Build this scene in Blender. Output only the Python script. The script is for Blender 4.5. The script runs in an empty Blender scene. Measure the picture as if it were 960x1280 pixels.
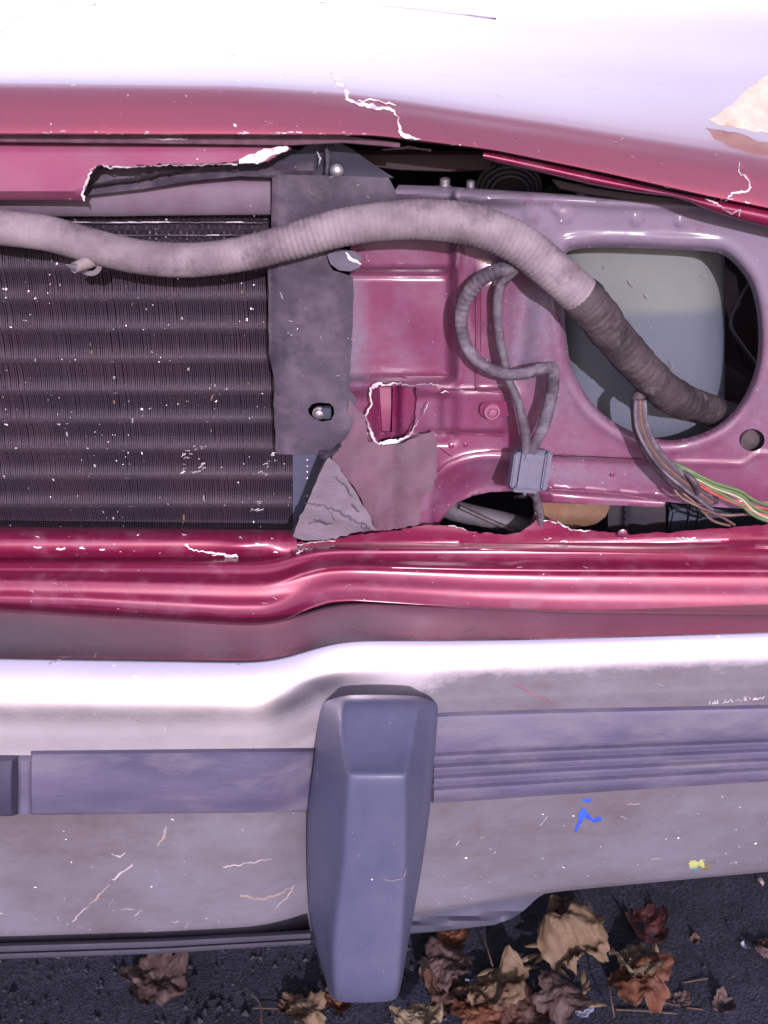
import bpy, bmesh, math, random
import numpy as np
from mathutils import Vector, Matrix, noise
from mathutils.geometry import delaunay_2d_cdt
from mathutils.bvhtree import BVHTree
random.seed(7); rng = np.random.default_rng(7)
C = bpy.context.scene
col = C.collection
# ---------------------------------------------------------------- camera, world, sun, exposure
PITCH = math.radians(30); FPX = 1394.0
CAM = np.array([0.0, -0.866, 1.12])
cd = bpy.data.cameras.new('camera'); cam = bpy.data.objects.new('camera', cd); col.objects.link(cam)
cam.location = CAM; cam.rotation_euler = (math.pi/2-PITCH, 0, 0)
cd.sensor_fit = 'VERTICAL'; cd.sensor_height = 24; cd.lens = 24*FPX/1280
cd.clip_start = .01; cd.clip_end = 2000
cd.dof.use_dof = True; cd.dof.focus_distance = 0.98; cd.dof.aperture_fstop = 6
C.camera = cam
SAZ = math.radians(9); SEL = math.radians(23)
sdir = Vector((math.sin(SAZ)*math.cos(SEL), -math.cos(SAZ)*math.cos(SEL), math.sin(SEL)))
sl = bpy.data.lights.new('flash_sun', 'SUN'); sl.energy = 4.8; sl.angle = math.radians(.6); sl.color = (.95, .885, 1.0)  # stands in for the camera flash right of the lens
so = bpy.data.objects.new('flash_sun', sl); col.objects.link(so); so.rotation_euler = sdir.to_track_quat('Z', 'Y').to_euler(); so.location = (1, -3, 3)
W = bpy.data.worlds.new('World'); C.world = W; W.use_nodes = True
wn = W.node_tree; wn.nodes.clear()
sky = wn.nodes.new('ShaderNodeTexSky'); sky.sky_type = 'NISHITA'; sky.sun_disc = False
sky.sun_elevation = SEL; sky.sun_rotation = math.atan2(sdir.x, sdir.y); sky.dust_density = 6; sky.air_density = 1
mixw = wn.nodes.new('ShaderNodeMix'); mixw.data_type = 'RGBA'; mixw.inputs[0].default_value = .4
mixw.inputs[7].default_value = (14.2, 13.6, 18.2, 1)
bg = wn.nodes.new('ShaderNodeBackground'); bg.inputs[1].default_value = .13
wo = wn.nodes.new('ShaderNodeOutputWorld')
wn.links.new(sky.outputs[0], mixw.inputs[6]); wn.links.new(mixw.outputs[2], bg.inputs[0]); wn.links.new(bg.outputs[0], wo.inputs[0])
C.view_settings.view_transform = 'Standard'; C.view_settings.look = 'None'; C.view_settings.exposure = 1.0; C.view_settings.gamma = 1
C.view_settings.use_curve_mapping = False

# ---------------------------------------------------------------- geometry helpers
cp, sp_ = math.cos(PITCH), math.sin(PITCH)
def rays(px, py):
    px = np.asarray(px, float); py = np.asarray(py, float)
    a = (px-480)/FPX; b = -(py-640)/FPX
    return np.stack([a, b*sp_+cp, b*cp-sp_], -1)
def P(px, py, Y):                                   # sight line met with the upright plane y = Y
    d = rays(px, py); t = (np.asarray(Y, float)-CAM[1])/d[..., 1]
    return CAM + d*t[..., None]
def PZ(px, py, Z):
    d = rays(px, py); t = (np.asarray(Z, float)-CAM[2])/d[..., 2]
    return CAM + d*t[..., None]
def ss(a, b, x):
    t = np.clip((np.asarray(x, float)-a)/(b-a), 0, 1); return t*t*(3-2*t)
def gs(x, c, w): return np.exp(-((np.asarray(x, float)-c)/w)**2)
def fbm(x, y, s, seed=0):
    return np.array([noise.fractal(Vector((float(a)*s+seed, float(b)*s, seed*1.7)), 1.0, 2.0, 4) for a, b in zip(x, y)])
def mkmesh(name, v, f, m=None, smooth=True, ang=35):
    me = bpy.data.meshes.new(name); me.from_pydata([tuple(map(float, p)) for p in v], [], [tuple(map(int, q)) for q in f]); me.update()
    if smooth:
        me.polygons.foreach_set('use_smooth', [True]*len(me.polygons))
        me.set_sharp_from_angle(angle=math.radians(ang))
    if m: me.materials.append(m)
    return me
def link(name, me, parent=None, label=None, cat=None, group=None, kind=None, loc=None):
    o = bpy.data.objects.new(name, me); col.objects.link(o)
    if parent: o.parent = parent
    if loc is not None: o.location = loc
    if label: o['label'] = label
    if cat: o['category'] = cat
    if group: o['group'] = group
    if kind: o['kind'] = kind
    return o
def recalc(me):
    b = bmesh.new(); b.from_mesh(me); bmesh.ops.recalc_face_normals(b, faces=b.faces); b.to_mesh(me); b.free()
def set_dust_tone(me, vals):
    a = me.attributes.new('dust', 'FLOAT', 'POINT'); a.data.foreach_set('value', np.asarray(vals, float))
def spl(pts, n, closed=False):                      # Catmull-Rom through points
    pts = np.asarray(pts, float); k = len(pts)
    u = np.linspace(0, k if closed else k-1, n, endpoint=not closed); out = []
    for t in u:
        i = min(int(t), (k-1) if closed else (k-2)); f = t-i
        g = (lambda j: pts[j % k]) if closed else (lambda j: pts[min(max(j, 0), k-1)])
        a, b, c, d = g(i-1), g(i), g(i+1), g(i+2)
        out.append(.5*((2*b)+(c-a)*f+(2*a-5*b+4*c-d)*f*f+(3*b-a-3*c+d)*f**3))
    return np.array(out)
def dens(pts, step, closed=True):
    pts = [np.array(p[:2], float) for p in pts]; out = []
    n = len(pts)
    for i in range(n if closed else n-1):
        a, b = pts[i], pts[(i+1) % n]; k = max(1, int(round(np.linalg.norm(b-a)/step)))
        for j in range(k): out.append(a+(b-a)*j/k)
    if not closed: out.append(pts[-1])
    return np.array(out)
def jag(pts, amp, step=4, seed=0, closed=False):
    d = dens(pts, step, closed); r = np.random.default_rng(seed)
    return d + np.clip(r.normal(0, amp, d.shape), -2*amp, 2*amp)
def inpoly(x, y, poly):
    inside = np.zeros(len(x), bool); n = len(poly)
    for i in range(n):
        x1, y1 = poly[i]; x2, y2 = poly[(i+1) % n]
        if y1 == y2: continue
        c = ((y1 > y) != (y2 > y)) & (x < (x2-x1)*(y-y1)/(y2-y1)+x1); inside ^= c
    return inside
def sheet(outer, holes=(), Yf=.03, step=6, th=.0012, dustf=None, place=None, name='sheet', m=None, ang=40):
    loops = [dens(outer, step)]+[dens(h, step) for h in holes]
    allp = np.vstack(loops); edges = []; k = 0
    for l in loops:
        n = len(l); edges += [(k+i, k+(i+1) % n) for i in range(n)]; k += n
    mn = allp.min(0); mx = allp.max(0)
    gx, gy = np.meshgrid(np.arange(mn[0]+step*.5, mx[0], step), np.arange(mn[1]+step*.5, mx[1], step))
    gx = gx+(np.arange(gx.shape[0]) % 2)[:, None]*step*.5
    g = np.stack([gx.ravel(), gy.ravel()], 1)
    ok = inpoly(g[:, 0], g[:, 1], loops[0])
    for h in loops[1:]: ok &= ~inpoly(g[:, 0], g[:, 1], h)
    g = g[ok]
    if len(g):
        keep = np.ones(len(g), bool)
        for s in range(0, len(g), 2000):
            d = ((g[s:s+2000, None]-allp[None])**2).sum(-1).min(1); keep[s:s+2000] = d > (step*.4)**2
        g = g[keep]
    pts = np.vstack([allp, g])
    vs, es, fs, *_ = delaunay_2d_cdt([Vector(p) for p in pts], edges, [], 0, 1e-6)
    v2 = np.array([tuple(v) for v in vs]); f = np.array([q for q in fs if len(q) == 3])
    c = v2[f].mean(1); ok = inpoly(c[:, 0], c[:, 1], loops[0])
    for h in loops[1:]: ok &= ~inpoly(c[:, 0], c[:, 1], h)
    f = f[ok]
    if place is not None: v3 = place(v2[:, 0], v2[:, 1])
    else:
        Y = Yf(v2[:, 0], v2[:, 1]) if callable(Yf) else np.full(len(v2), Yf)
        v3 = P(v2[:, 0], v2[:, 1], Y)
    n = len(v3)
    tri = [tuple(q) for q in f]
    ec = {}
    for a, b, d in tri:
        for e in ((a, b), (b, d), (d, a)):
            kk = (min(e), max(e)); ec[kk] = None if kk in ec else e
    faces = list(tri)
    V = v3
    if th:
        dd = np.array([0, cp, -sp_])*th
        V = np.vstack([v3, v3+dd])
        faces += [(a+n, d+n, b+n) for a, b, d in tri]
        faces += [(e[1], e[0], e[0]+n, e[1]+n) for e in ec.values() if e]
    me = mkmesh(name, V, faces, m, True, ang)
    recalc(me)
    me.set_sharp_from_angle(angle=math.radians(ang))
    if dustf is not None:
        dv = dustf(v2[:, 0], v2[:, 1]); set_dust_tone(me, np.concatenate([dv, dv]) if th else dv)
    return me
def loft(rows, x0, x1, nx, sub=4, smooth=2, name='loft', m=None, extra=None, ang=50):
    """rows: polylines of (px, py, Y) listed top to bottom; a row repeated makes a hard edge"""
    xs = np.linspace(x0, x1, nx); R = []
    ker = np.array([1, 4, 6, 4, 1])/16
    for r in rows:
        r = np.array(r, float); c = []
        for k in (1, 2):
            y = np.interp(xs, r[:, 0], r[:, k]); 
            for _ in range(smooth): y = np.convolve(np.pad(y, 2, mode='edge'), ker, 'valid')
            c.append(y)
        R.append(np.stack([xs, c[0], c[1]], 1))
    R = np.array(R); n = (len(R)-1)*sub+1; G = spl(R.reshape(len(R), -1), n).reshape(n, nx, 3)
    if extra is not None: G[..., 2] += extra(G[..., 0], G[..., 1])
    V = P(G[..., 0], G[..., 1], G[..., 2]).reshape(-1, 3)
    F = [(i*nx+j, (i+1)*nx+j, (i+1)*nx+j+1, i*nx+j+1) for i in range(n-1) for j in range(nx-1)]
    return mkmesh(name, V, F, m, True, ang), V, F, n, nx
def grid_mesh(G, name, m, ang=40, smooth=True, closed_u=False, caps=False):
    n, k = G.shape[:2]; V = G.reshape(-1, 3); kk = k if closed_u else k-1
    F = [(i*k+j, i*k+(j+1) % k, (i+1)*k+(j+1) % k, (i+1)*k+j) for i in range(n-1) for j in range(kk)]
    if caps: F += [tuple(range(k))[::-1], tuple((n-1)*k+j for j in range(k))]
    me = mkmesh(name, V, F, m, smooth, ang)
    if closed_u: recalc(me); me.set_sharp_from_angle(angle=math.radians(ang))
    return me
def tube(path, rad, sides=14, name='tube', m=None, flat=1.0, ang=60, caps=True, wob=0):
    path = np.asarray(path, float); n = len(path); rad = np.broadcast_to(np.asarray(rad, float), (n,))
    T = np.gradient(path, axis=0); T /= np.linalg.norm(T, axis=1)[:, None]+1e-12
    up = np.array([0, -cp, sp_]); G = []
    th = np.linspace(0, 2*math.pi, sides, endpoint=False)
    for i in range(n):
        s = np.cross(T[i], up); 
        if np.linalg.norm(s) < .1: s = np.cross(T[i], [1, 0, 0])
        s /= np.linalg.norm(s); u = np.cross(s, T[i])
        rr = rad[i]*(1+wob*np.sin(th*2+i*.35)*.5)
        G.append(path[i]+(np.cos(th)*rr)[:, None]*s+(np.sin(th)*rr*flat)[:, None]*u)
    return grid_mesh(np.array(G), name, m, ang, True, True, caps)
def pxtube(pts, rpx, n=40, **k):                    # pts (px, py, Y), radius in mm-ish px
    q = spl(pts, n); r = np.interp(np.linspace(0, 1, n), np.linspace(0, 1, len(np.atleast_1d(rpx))), np.atleast_1d(rpx)) if np.ndim(rpx) else np.full(n, rpx)
    p3 = P(q[:, 0], q[:, 1], q[:, 2]); dist = np.linalg.norm(p3-CAM, axis=1)
    return tube(p3, r*dist/FPX, **k)
def bvh(me): return BVHTree.FromPolygons([v.co for v in me.vertices], [p.vertices for p in me.polygons])
def onto(tree, lift=.0006, fallback=.03):
    def f(px, py):
        d = rays(px, py); out = []
        for q in np.atleast_2d(d):
            q = q/np.linalg.norm(q); h = tree.ray_cast(Vector(CAM), Vector(q))
            if h[0] is None: t = (fallback-CAM[1])/q[1]
            else: t = h[3]
            out.append(CAM+q*(t-lift))
        return np.array(out)
    return f
def ribbon(path, wpx, place, name, m, seed=0, ridge=.0012, step=3, jagged=.35):
    r = np.random.default_rng(seed); d = dens(path, step, False); n = len(d)
    d = d+r.normal(0, jagged, d.shape)
    T = np.gradient(d, axis=0); T /= np.linalg.norm(T, axis=1)[:, None]+1e-9; N = np.stack([-T[:, 1], T[:, 0]], 1)
    w0 = np.interp(np.linspace(0, 1, n), np.linspace(0, 1, len(np.atleast_1d(wpx))), np.atleast_1d(wpx)) if np.ndim(wpx) else np.full(n, float(wpx))
    w0 = w0*(.5 if m in (m_white, m_scuff, m_brownscuff) else 1.)
    lf = lambda: np.interp(np.arange(n), np.arange(0, n+5, 4), .45+1.15*r.random(len(np.arange(0, n+5, 4))))
    w = w0*lf()*(.6+.8*r.random(n))*.5; w[0] *= .2; w[-1] *= .2
    L = d+N*w[:, None]; Rr = d-N*(w0*lf()*(.6+.8*r.random(n))*.5)[:, None]
    a = place(L[:, 0], L[:, 1]); b = place(d[:, 0], d[:, 1]); c = place(Rr[:, 0], Rr[:, 1])
    b = b+np.array([0, -cp, sp_])*ridge
    e = a+np.array([0, cp, -sp_])*.0008; g = c+np.array([0, cp, -sp_])*.0008
    return grid_mesh(np.stack([e, a, b, c, g], 1), name, m, 60)
def box(a, b, bev=.001):
    bm = bmesh.new(); bmesh.ops.create_cube(bm, size=1)
    for v in bm.verts: v.co = Vector([(a[i]+b[i])/2+v.co[i]*(b[i]-a[i]) for i in range(3)])
    if bev: bmesh.ops.bevel(bm, geom=bm.edges[:], offset=bev, segments=2, affect='EDGES')
    return bm
def bmme(bm, name, m, ang=40):
    me = bpy.data.meshes.new(name); bm.to_mesh(me); bm.free(); me.materials.append(m)
    me.polygons.foreach_set('use_smooth', [True]*len(me.polygons)); me.set_sharp_from_angle(angle=math.radians(ang)); return me
def lathe(c, prof, name, m, axis='front', sides=24, hexa=False):  # prof: (radius, along-normal) ; axis = toward viewer normal of upright panel
    sides = 6 if hexa else sides
    th = np.linspace(0, 2*math.pi, sides, endpoint=False)
    if axis == 'front': u = np.array([1, 0, 0]); v = np.array([0, 0, 1.]); n = np.array([0, -1., 0])
    else: u = np.array([1, 0, 0]); v = np.array([0, 1., 0]); n = np.array([0, 0, 1.])
    G = np.array([[np.array(c)+u*math.cos(t)*r+v*math.sin(t)*r+n*h for t in th] for r, h in prof])
    return grid_mesh(G, name, m, 35, True, True, True)

# ---------------------------------------------------------------- materials
def M(name, base, base2=None, ns=12, rough=.5, rough2=None, metal=0, coat=0, crough=.08, bump=0, bs=150, dust=None, dlo=.45, dhi=.7, ds=14,
      attr=0, speck=None, sthr=.78, sscale=500, st=(1, 1, 1), flake=0, spec=.22, scratch=0, trans=0, drough=.85, detail=6, k=.25, cior=1.5, fl=(.6, 1.25), dn=.35, dust2=None):
    sc_ = lambda c: tuple(q*k for q in c) if c and not isinstance(c, str) else c
    base, base2, dust = sc_(base), sc_(base2), sc_(dust)
    m = bpy.data.materials.new(name); m.use_nodes = True; nt = m.node_tree; N = nt.nodes; L = nt.links
    b = N['Principled BSDF']
    def nd(t, **k):
        x = N.new(t)
        for a, v in k.items(): setattr(x, a, v)
        return x
    tc = nd('ShaderNodeTexCoord'); mp = nd('ShaderNodeMapping'); mp.inputs['Scale'].default_value = st
    L.new(tc.outputs['Object'], mp.inputs[0]); co = mp.outputs[0]
    def nz(s, d=detail, r=.6):
        x = nd('ShaderNodeTexNoise'); x.inputs['Scale'].default_value = s; x.inputs['Detail'].default_value = d; x.inputs['Roughness'].default_value = r; L.new(co, x.inputs[0]); return x.outputs[0]
    def rng_(v, lo, hi, a=0, c=1):
        x = nd('ShaderNodeMapRange'); L.new(v, x.inputs[0]); x.inputs[1].default_value = lo; x.inputs[2].default_value = hi; x.inputs[3].default_value = a; x.inputs[4].default_value = c; return x.outputs[0]
    def mix(f, a, c):
        x = nd('ShaderNodeMix', data_type='RGBA')
        if isinstance(f, float): x.inputs[0].default_value = f
        else: L.new(f, x.inputs[0])
        for i, q in ((6, a), (7, c)):
            if isinstance(q, tuple): x.inputs[i].default_value = (*q, 1)
            else: L.new(q, x.inputs[i])
        return x.outputs[2]
    def math_(op, a, c):
        x = nd('ShaderNodeMath', operation=op)
        for i, q in ((0, a), (1, c)):
            if isinstance(q, (int, float)): x.inputs[i].default_value = q
            else: L.new(q, x.inputs[i])
        x.use_clamp = op in ('ADD', 'MULTIPLY_ADD'); return x.outputs[0]
    cur = base
    if base2: cur = mix(rng_(nz(ns), .35, .65), base, base2)
    dm = None
    if dust:
        dm = rng_(nz(ds, 8, .65), dlo, dhi)
        if attr:
            at = nd('ShaderNodeAttribute', attribute_name='dust')
            a1 = math_('MULTIPLY', at.outputs['Fac'], attr)
            fine = rng_(nz(ds*7, 6, .7), .3, .7, *fl)
            dm = math_('ADD', math_('MULTIPLY', dm, dn), math_('MULTIPLY', a1, fine))
        cur = mix(dm, cur, mix(rng_(nz(4.2, 9, .74), .36, .64), dust, sc_(dust2)) if dust2 else dust)
    if speck:
        sm = rng_(nz(sscale, 2, .5), sthr, sthr+.03); s2 = rng_(nz(sscale*.13, 2, .5), .5, .58)
        cur = mix(math_('MULTIPLY', sm, s2), cur, speck)
    if isinstance(cur, tuple): b.inputs['Base Color'].default_value = (*cur, 1)
    else: L.new(cur, b.inputs['Base Color'])
    rv = None
    if rough2 is not None: rv = rng_(nz(ns*2.3), .3, .7, rough, rough2)
    if dm is not None:
        x = nd('ShaderNodeMix'); L.new(dm, x.inputs[0]); x.inputs[3].default_value = drough
        if rv is None: x.inputs[2].default_value = rough
        else: L.new(rv, x.inputs[2])
        rv = x.outputs[0]
        if metal: L.new(rng_(dm, 0, 1, metal, 0), b.inputs['Metallic'])
        if coat: L.new(rng_(dm, 0, 1.2, coat, 0), b.inputs['Coat Weight'])
    if rv is not None: L.new(rv, b.inputs['Roughness'])
    else: b.inputs['Roughness'].default_value = rough
    if dm is None: b.inputs['Metallic'].default_value = metal; b.inputs['Coat Weight'].default_value = coat
    b.inputs['Coat Roughness'].default_value = crough; b.inputs['Coat IOR'].default_value = cior; b.inputs['Specular IOR Level'].default_value = spec
    if trans: b.inputs['Transmission Weight'].default_value = trans
    if bump:
        bp = nd('ShaderNodeBump'); bp.inputs['Strength'].default_value = bump; bp.inputs['Distance'].default_value = .002
        L.new(nz(bs, 5, .6), bp.inputs['Height']); L.new(bp.outputs[0], b.inputs['Normal'])
    return m
DUST = (.34, .25, .33)
m_hood = M('hood_paint', (.27, .008, .042), (.24, .007, .045), ns=5, k=.5, cior=1.65, rough=.36, metal=.9, coat=1, crough=.1, dust=(.4, .2, .28), dlo=.62, dhi=.95, ds=60, speck=(.7, .6, .65), sthr=.74, sscale=300)
m_paint = M('maroon_paint', (.42, .02, .105), (.34, .016, .095), ns=6, rough=.42, metal=.35, coat=.55, crough=.2, dust=(.5, .22, .34), dlo=.5, dhi=1.1, ds=40, attr=0, speck=(.75, .6, .68), sthr=.74, sscale=420, bump=.08, bs=70)
m_core = M('dusty_maroon_panel', (.37, .04, .16), (.28, .028, .12), ns=9, rough=.4, metal=.15, coat=.7, crough=.17, dust=(.34, .26, .385), dlo=.42, dhi=.75, ds=24, attr=1, bump=.12, bs=120, speck=(.7, .6, .7), sthr=.74, sscale=500)
m_pink = M('chalky_maroon_paint', (.50, .11, .25), (.42, .085, .21), ns=12, rough=.55, coat=.2, crough=.3, dust=(.46, .2, .3), dlo=.4, dhi=.8, ds=20, speck=(.8, .7, .75), sthr=.75, sscale=400)
m_rail = M('grey_dusty_rail', (.24, .13, .21), (.2, .12, .19), ns=7, rough=.6, dust=(.34, .27, .36), dlo=.35, dhi=.7, ds=12, bump=.15, bs=90, speck=(.6, .55, .62), sthr=.75)
m_black = M('dusty_black_rubber', (.055, .038, .07), (.12, .085, .14), ns=18, rough=.72, dust=(.23, .17, .23), dlo=.46, dhi=.78, ds=34, bump=.35, bs=160, speck=(.5, .42, .5), sthr=.74, sscale=350)
m_flap = M('dirt_coated_fabric', (.20, .09, .15), (.28, .14, .21), ns=20, rough=.9, dust=(.26, .17, .22), dlo=.4, dhi=.75, ds=30, bump=.5, bs=120)
m_flap2 = M('pale_dirty_underlay', (.31, .24, .31), (.24, .18, .24), ns=30, rough=.9, bump=.4, bs=150, dust=(.1, .08, .1), dlo=.62, dhi=.7, ds=26, st=(1, 1, 2.4))
m_white = M('raw_white_fibreglass', (.70, .66, .69), (.28, .17, .23), ns=110, rough=.7, bump=.4, bs=500, k=.8)
m_dark = M('engine_bay_black', (.012, .009, .014), (.025, .016, .024), ns=10, rough=.85, bump=.2, spec=.15, k=.6)
m_darkred = M('engine_bay_maroon', (.05, .007, .02), (.035, .008, .02), ns=10, rough=.6)
m_fin = M('condenser_fins', (.036, .026, .048), (.058, .03, .052), ns=14, rough=.6, metal=.1, dust=(.17, .125, .17), dlo=.5, dhi=.9, ds=30, attr=.7, dn=.15, spec=.08, k=.3, speck=(.6, .55, .6), sthr=.7, sscale=260)  # pale tone carries scattered dust and the painted row light
m_tube = M('condenser_tube', (.065, .045, .075), (.11, .075, .105), ns=60, rough=.5, metal=.3, speck=(.7, .65, .7), sthr=.7, sscale=300, bump=.3, bs=400)
m_hose = M('dusty_conduit', (.24, .17, .215), (.46, .36, .42), ns=24, rough=.85, dust=(.09, .055, .07), dlo=.52, dhi=.78, ds=38, bump=.35, bs=300, attr=0)
m_hosedk = M('dirty_taped_conduit', (.03, .016, .024), (.13, .09, .11), ns=26, rough=.7, bump=.6, bs=220, dust=(.24, .18, .21), dlo=.57, dhi=.72, ds=34)
m_cable = M('wrapped_cable', (.17, .125, .18), (.075, .05, .08), ns=34, rough=.65, bump=.4, bs=260, dust=(.38, .31, .39), dlo=.45, dhi=.75, ds=60)
m_plug = M('grey_plug_plastic', (.19, .18, .29), (.16, .145, .24), ns=40, rough=.45, bump=.15, bs=300, dust=(.3, .24, .3), dlo=.5, dhi=.9, ds=50)
m_metal = M('dull_steel', (.5, .45, .55), (.3, .24, .3), ns=60, k=.5, rough=.4, metal=.8, bump=.2, bs=300)
m_guard = M('blue_grey_rubber_guard', (.165, .17, .33), (.125, .13, .255), ns=6, coat=.15, crough=.35, rough=.42, rough2=.58, bump=.3, bs=1100, dust=(.24, .22, .36), dlo=.42, dhi=.9, ds=20, drough=.6, st=(1, 1, .45), speck=(.5, .5, .65), sthr=.76, sscale=300)
m_strip = M('weathered_rub_strip', (.12, .10, .20), (.2, .17, .30), ns=13, rough=.5, rough2=.65, bump=.15, bs=400, dust=(.28, .24, .32), dlo=.5, dhi=.75, ds=22, st=(.5, 1, 1.5))
m_stripdk = M('dark_strip_end', (.07, .06, .12), (.1, .09, .16), ns=13, rough=.5, bump=.1)
m_chrome = M('worn_bumper_metal', (.62, .56, .64), (.54, .46, .52), ns=6, k=.72, rough=.2, rough2=.3, metal=1, bump=.03, bs=60, dust=(.108, .10, .135), dlo=.45, dhi=.95, ds=15, dn=.06, drough=.62, attr=1.3, fl=(.82, 1.12), dust2=(.06, .044, .053), st=(.6, 1, 1), speck=(.85, .8, .85), sthr=.74, sscale=330)
m_trim = M('blue_black_trim', (.10, .095, .14), (.14, .13, .19), ns=20, rough=.45, bump=.1)
m_scuff = M('pale_scuff', (.48, .40, .45), (.27, .22, .26), ns=80, rough=.8, k=.5)
m_brownscuff = M('tan_scuff', (.24, .185, .20), (.30, .23, .24), ns=120, rough=.9, k=.45)
m_blue = M('blue_paint_transfer', (.03, .08, .72), (.05, .12, .6), ns=90, k=.4, rough=.5)
m_yellow = M('yellow_paint_transfer', (.75, .8, .2), (.8, .78, .45), ns=160, rough=.5)
m_teal = M('teal_paint_transfer', (.1, .45, .6), rough=.5)
m_bottle = M('translucent_bottle', (.36, .37, .39), (.30, .32, .33), ns=9, rough=.4, coat=.3, crough=.3, dust=(.30, .27, .28), dlo=.5, dhi=1.0, ds=14, speck=(.5, .5, .5), sthr=.76, k=.21)
def fluid_level(m, z0):                              # the liquid inside tints the wall below its level
    nt = m.node_tree; b = nt.nodes['Principled BSDF']; src = b.inputs['Base Color'].links[0].from_socket
    tc = nt.nodes.new('ShaderNodeTexCoord'); sp = nt.nodes.new('ShaderNodeSeparateXYZ'); nt.links.new(tc.outputs['Object'], sp.inputs[0])
    mr = nt.nodes.new('ShaderNodeMapRange'); mr.interpolation_type = 'SMOOTHSTEP'; nt.links.new(sp.outputs[2], mr.inputs[0]); mr.inputs[1].default_value = z0+.007; mr.inputs[2].default_value = z0-.007
    mx = nt.nodes.new('ShaderNodeMix'); mx.data_type = 'RGBA'; mx.blend_type = 'MULTIPLY'; nt.links.new(mr.outputs[0], mx.inputs[0]); nt.links.new(src, mx.inputs[6]); mx.inputs[7].default_value = (.66, .69, .9, 1); nt.links.new(mx.outputs[2], b.inputs['Base Color'])
fluid_level(m_bottle, float(P(800, 391, .078)[2]))
m_fluid = M('bottle_filled_part', (.19, .20, .31), (.22, .22, .33), ns=9, rough=.4, coat=.4, crough=.25, dust=(.28, .26, .33), dlo=.55, dhi=.95, ds=14)
m_rust = M('rusty_bracket', (.32, .15, .09), (.22, .12, .08), ns=30, rough=.85, bump=.5, bs=150, dust=(.38, .24, .15), dlo=.5, dhi=.8, ds=40)
m_bluebit = M('blue_grey_part', (.10, .11, .17), (.08, .08, .13), ns=20, rough=.5)
m_green = M('green_wire', (.13, .22, .07), (.2, .27, .14), ns=120, rough=.4)
m_red = M('red_wire', (.6, .06, .07), (.6, .2, .2), ns=120, rough=.4)
m_copper = M('bare_wire', (.3, .17, .14), (.2, .1, .1), ns=120, rough=.5)
m_wblk = M('black_wire_loom', (.09, .06, .08), (.16, .11, .14), ns=90, rough=.5, bump=.3, bs=300)

# ---------------------------------------------------------------- the ground
def asphalt():
    m = bpy.data.materials.new('asphalt'); m.use_nodes = True; nt = m.node_tree; N = nt.nodes; L = nt.links; b = N['Principled BSDF']
    tc = N.new('ShaderNodeTexCoord'); v = N.new('ShaderNodeTexVoronoi'); v.inputs['Scale'].default_value = 380
    n = N.new('ShaderNodeTexNoise'); n.inputs['Scale'].default_value = 260; n.inputs['Detail'].default_value = 8
    big = N.new('ShaderNodeTexNoise'); big.inputs['Scale'].default_value = 7; big.inputs['Detail'].default_value = 5
    for x in (v, n, big): L.new(tc.outputs['Object'], x.inputs[0])
    r = N.new('ShaderNodeValToRGB'); r.color_ramp.elements[0].position = .3; r.color_ramp.elements[0].color = (.004, .0035, .006, 1)
    r.color_ramp.elements[1].position = .75; r.color_ramp.elements[1].color = (.013, .013, .027, 1)
    ad = N.new('ShaderNodeMath'); ad.operation = 'MULTIPLY_ADD'; ad.inputs[1].default_value = .5
    sep = N.new('ShaderNodeSeparateColor'); L.new(v.outputs['Color'], sep.inputs[0]); L.new(sep.outputs[0], ad.inputs[0])
    mm = N.new('ShaderNodeMath'); mm.operation = 'MULTIPLY'; mm.inputs[1].default_value = .55; L.new(big.outputs[0], mm.inputs[0]); L.new(mm.outputs[0], ad.inputs[2])
    L.new(ad.outputs[0], r.inputs[0]); L.new(r.outputs[0], b.inputs['Base Color']); b.inputs['Roughness'].default_value = .85; b.inputs['Specular IOR Level'].default_value = .2
    bp = N.new('ShaderNodeBump'); bp.inputs['Strength'].default_value = .45; bp.inputs['Distance'].default_value = .002
    a2 = N.new('ShaderNodeMath'); a2.operation = 'ADD'; L.new(v.outputs['Distance'], a2.inputs[0]); L.new(n.outputs[0], a2.inputs[1]); L.new(a2.outputs[0], bp.inputs['Height']); L.new(bp.outputs[0], b.inputs['Normal'])
    return m
m_asph = asphalt()
def make_ground():
    # fine relief patch in the middle of one sheet that runs to the horizon
    xs = np.concatenate([[-900, -60, -8, -2], np.linspace(-1, 1.2, 150), [2, 8, 60, 900]]); ys = np.concatenate([[-900, -60, -8, -1.5], np.linspace(-.5, .9, 100), [2, 8, 60, 900]])
    X, Y = np.meshgrid(xs, ys); Z = np.zeros_like(X)
    inner = (abs(X) < 1.3) & (abs(Y) < 1.0)
    Z[inner] = rng.normal(0, .0012, inner.sum())+.003*np.sin(X[inner]*5)*np.cos(Y[inner]*6)
    me = grid_mesh(np.stack([X, Y, Z], -1), 'ground', m_asph, 60)
    link('ground', me, kind='structure')
    # loose grit: tens of thousands of tiny stones in one mesh
    V = []; F = []; base = np.array([[1, 0, -.4], [-.5, .87, -.4], [-.5, -.87, -.4], [0, 0, .8]])
    n = 9000
    cx = rng.uniform(-.75, .85, n); cy = rng.uniform(-.45, .5, n); s = rng.gamma(2.5, .0009, n).clip(.0008, .006)
    for i in range(n):
        a = rng.uniform(0, 6.28); R = np.array([[math.cos(a), -math.sin(a), 0], [math.sin(a), math.cos(a), 0], [0, 0, 1]])
        p = (base*rng.uniform(.6, 1.3, (4, 3))*s[i])@R.T+[cx[i], cy[i], s[i]*.2]
        k = len(V); V += list(p); F += [(k, k+1, k+3), (k+1, k+2, k+3), (k+2, k, k+3), (k, k+2, k+1)]
    mg = M('grit_stone', (.014, .014, .026), (.055, .052, .09), ns=170, k=.2, rough=.6)
    link('grit', mkmesh('grit', V, F, mg, False), kind='stuff', label='loose dark grit scattered over the asphalt below the bumper', cat='gravel')
make_ground()

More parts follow.
